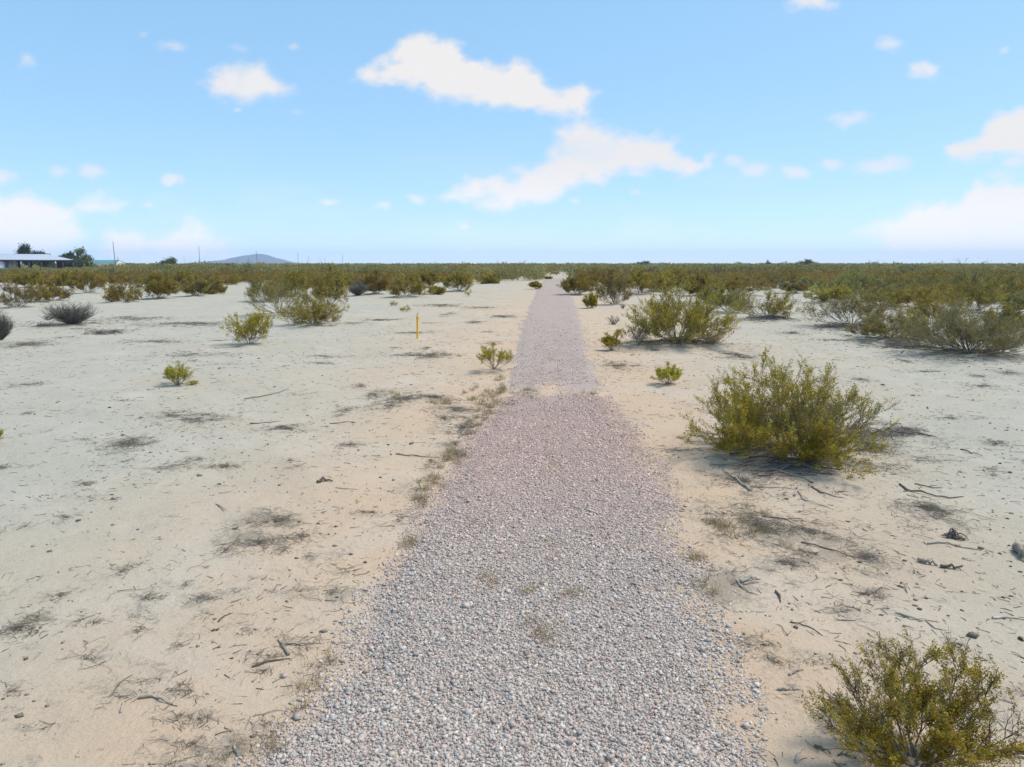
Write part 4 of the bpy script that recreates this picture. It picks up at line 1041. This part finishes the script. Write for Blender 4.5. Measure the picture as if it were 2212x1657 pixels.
# ------------------------------------------------------------------ haze
mh, nth, bh = mat('haze')
nth.nodes.remove(bh)
pv = N(nth, 'ShaderNodeVolumePrincipled'); pv.inputs['Color'].default_value = (.56, .73, 1., 1)
pv.inputs['Density'].default_value = 0.00013; pv.inputs['Anisotropy'].default_value = 0.0
nth.links.new(pv.outputs[0], nth.nodes['Material Output'].inputs['Volume'])
b = boxpts(-8300, 8300, -8300, 8300, -8, 150); mb = MB(); mb.add(b[0], b[1])
tag(mb.build('haze', mh), 'thin bluish haze in the air', 'haze', None, 'stuff')

# ------------------------------------------------------------------ clouds on the sky dome
POLY = [ # polygon, softness, opacity, edge noise
 ([(755, 172), (800, 145), (850, 118), (870, 88), (915, 64), (985, 82), (1022, 122), (1075, 140), (1108, 126), (1150, 150), (1205, 186), (1262, 176), (1290, 200), (1250, 240), (1150, 240), (1060, 226), (950, 218), (885, 184), (760, 182)], 13, .97, 15),
 ([(945, 428), (1000, 395), (1100, 372), (1170, 345), (1205, 305), (1198, 275), (1250, 250), (1290, 268), (1400, 288), (1445, 300), (1490, 330), (1512, 352), (1490, 370), (1350, 374), (1260, 395), (1195, 436), (1100, 448), (1010, 446)], 15, .9, 16),
 ([(438, 172), (455, 140), (500, 132), (570, 130), (600, 165), (637, 195), (600, 214), (530, 222), (450, 204)], 15, .9, 14),
 ([(2030, 316), (2110, 300), (2130, 262), (2170, 240), (2300, 225), (2300, 352), (2150, 336), (2060, 340)], 12, .92, 12),
 ([(1840, 505), (1950, 460), (2060, 430), (2110, 400), (2160, 386), (2320, 395), (2320, 572), (1990, 572), (1760, 568), (1890, 530)], 16, .97, 18),
 ([(-90, 405), (60, 425), (130, 430), (170, 450), (178, 520), (130, 566), (-90, 570)], 16, .95, 18),
 ([(160, 438), (220, 418), (285, 436), (268, 460), (170, 460)], 11, .75, 10),
 ([(230, 492), (290, 480), (340, 502), (400, 478), (442, 488), (535, 548), (490, 572), (230, 572)], 16, .88, 18)]
ELL = [(55, 132, 26, 18, .6), (372, 103, 30, 14, .5), (1757, 4, 72, 20, .85), (1930, 98, 28, 20, .6), (2000, 152, 44, 20, .85), (1832, 264, 44, 22, .7), (124, 373, 28, 13, .5), (205, 370, 46, 20, .65), (368, 386, 28, 12, .7), (4, 385, 28, 16, .7), (705, 435, 30, 11, .6), (828, 448, 18, 11, .5), (905, 425, 28, 13, .6), (1005, 488, 17, 12, .5), (1640, 374, 34, 20, .6), (1722, 370, 32, 13, .6), (1800, 350, 27, 16, .6), (1920, 355, 75, 20, .65), (1585, 350, 20, 12, .5), (1530, 345, 16, 16, .6), (1252, 432, 15, 9, .4), (325, 446, 17, 9, .5), (815, 563, 34, 8, .4), (2175, 105, 13, 10, .35), (515, 235, 15, 9, .5), (2182, 348, 24, 12, .6), (1690, 556, 130, 11, .6), (1420, 564, 110, 6, .4), (305, 75, 12, 8, .25), (630, 97, 14, 10, .3), (1375, 408, 12, 10, .3), (520, 105, 30, 8, .2), (640, 240, 20, 6, .2)]
azs = np.radians(np.arange(-47, 47.01, .11)); els = np.radians(np.arange(-.3, 25, .11))
EL, AZ = np.meshgrid(els, azs, indexing='ij'); RD = 26000.
dx, dy, dz = np.cos(EL) * np.sin(AZ), np.cos(EL) * np.cos(AZ), np.sin(EL)
fc = dy * CP - dz * SP; yc_ = dz * CP + dy * SP
CU, CV = UW / 2 + F * dx / fc, UH / 2 - F * yc_ / fc
n1 = fbm(CU / 46, CV / 30, 6, 101, .58) - .5; n2 = fbm(CU / 120, CV / 80, 3, 131) - .5
U2 = CU + 34 * (fbm(CU / 60, CV / 45, 4, 151) - .5); V2 = CV + 24 * (fbm(CU / 60, CV / 45, 4, 171) - .5)
def sdf(poly, x, y):
    P = np.array(poly, float); d = np.full(x.shape, 1e9); ins = np.zeros(x.shape, bool)
    for a, b in zip(P, np.roll(P, -1, 0)):
        ex, ey = b - a; wx, wy = x - a[0], y - a[1]
        t = np.clip((wx * ex + wy * ey) / (ex * ex + ey * ey), 0, 1)
        d = np.minimum(d, (wx - ex * t) ** 2 + (wy - ey * t) ** 2)
        ins ^= ((a[1] > y) != (b[1] > y)) & (x < (b[0] - a[0]) * (y - a[1]) / (b[1] - a[1] + 1e-12) + a[0])
    return np.where(ins, 1, -1) * np.sqrt(d)
def ss(x): x = np.clip(x, 0, 1); return x * x * (3 - 2 * x)
al = np.zeros(CU.shape)
for poly, so, op, nz in POLY:
    d = sdf(poly, U2, V2) + n1 * nz * 3.2 + n2 * nz * 1.2
    a = ss((d + so * .8) / (so * 2.7)) * op * np.clip(1.02 + n2 * .45 + n1 * .25, 0, 1.05)
    al = 1 - (1 - al) * (1 - np.clip(a, 0, 1))
for (u, v, a_, b__, op) in ELL:
    rr = np.sqrt(((U2 - u) / a_) ** 2 + ((V2 - v) / b__) ** 2)
    a = ss((1.25 - rr + n1 * 1.6) / 1.1) * op
    al = 1 - (1 - al) * (1 - a)
al += .16 * ss((fbm(CU / 260, CV / 90, 4, 201) - .48) * 4) * ss((CV - 250) / 250)
al = np.clip(al, 0, .98)
mb = MB(); ny, nx = CU.shape; i = np.arange(ny - 1)[:, None] * nx; j = np.arange(nx - 1)[None]
mb.add(np.stack([dx, dy, dz], -1) * RD, np.stack([i + j, i + nx + j, i + nx + j + 1, i + j + 1], -1).reshape(-1, 4), None, np.stack([al, 1 + .30 * ss((CV - 330) / 220), al], -1).reshape(-1, 3))
mc, ntc, bc = mat('cloud'); ntc.nodes.remove(bc)
CLOUD_E = .92 / 2 ** EX
ta = N(ntc, 'ShaderNodeAttribute', attribute_name='tint')
em = N(ntc, 'ShaderNodeEmission'); em.inputs['Color'].default_value = (1., .965, .945, 1); em.inputs['Strength'].default_value = CLOUD_E
tp = N(ntc, 'ShaderNodeBsdfTransparent'); mx = N(ntc, 'ShaderNodeMixShader')
sp_ = N(ntc, 'ShaderNodeSeparateColor'); ntc.links.new(ta.outputs['Color'], sp_.inputs[0])
ntc.links.new(math_(ntc, 'MULTIPLY', sp_.outputs[1], CLOUD_E), em.inputs['Strength']); ntc.links.new(sp_.outputs[0], mx.inputs[0]); ntc.links.new(tp.outputs[0], mx.inputs[1]); ntc.links.new(em.outputs[0], mx.inputs[2])
ntc.links.new(mx.outputs[0], ntc.nodes['Material Output'].inputs['Surface'])
mc.cycles.emission_sampling = 'NONE'
dome = mb.build('sky', mc, None, True); tag(dome, kind='structure')

# ------------------------------------------------------------------ light
SKYV = 1.42 / 2 ** EX / .15 
SUN_EL, SUN_AZ = 58., 75.          # azimuth measured from +Y towards +X: sun high at the right
w = bpy.data.worlds.new("World"); scene.world = w; w.use_nodes = True
nt = w.node_tree; bg = nt.nodes['Background']
sky = nt.nodes.new('ShaderNodeTexSky'); sky.sky_type = 'NISHITA'; sky.sun_disc = False
sky.sun_elevation = R(SUN_EL); sky.sun_rotation = R(SUN_AZ)
sky.air_density = 0.5; sky.dust_density = 0.35; sky.ozone_density = 3.0; sky.altitude = 400
sk = mix(nt, 1., sky.outputs[0], (.1, .1, .1), 'MULTIPLY')          # softer contrast: thin bright overcast light
gm_ = N(nt, 'ShaderNodeGamma'); gm_.inputs[1].default_value = .35; nt.links.new(sk, gm_.inputs[0])
hs = N(nt, 'ShaderNodeHueSaturation'); hs.inputs['Hue'].default_value = .490; hs.inputs['Saturation'].default_value = 1.85; hs.inputs['Value'].default_value = SKYV; nt.links.new(gm_.outputs[0], hs.inputs['Color'])
nt.links.new(hs.outputs[0], bg.inputs['Color']); bg.inputs['Strength'].default_value = .15
sl = bpy.data.lights.new('sun', 'SUN'); sl.energy = 1.5; sl.angle = R(18); sl.color = (1, .93, .82)
so = bpy.data.objects.new('sun', sl); COL.objects.link(so)
so.rotation_euler = (R(90 - SUN_EL), 0, -R(SUN_AZ) + R(180) if False else R(180 - SUN_AZ))
so.location = (0, 0, 50)
vs = scene.view_settings
scene.display_settings.display_device = 'sRGB'
vs.view_transform = 'Standard'; vs.look = 'None'; vs.exposure = EX; vs.gamma = 1; vs.use_curve_mapping = False
scene.cycles.max_bounces = 6; scene.cycles.diffuse_bounces = 3; scene.cycles.glossy_bounces = 2; scene.cycles.transmission_bounces = 3
scene.cycles.transparent_max_bounces = 8; scene.cycles.volume_bounces = 1
scene.cycles.use_denoising = True
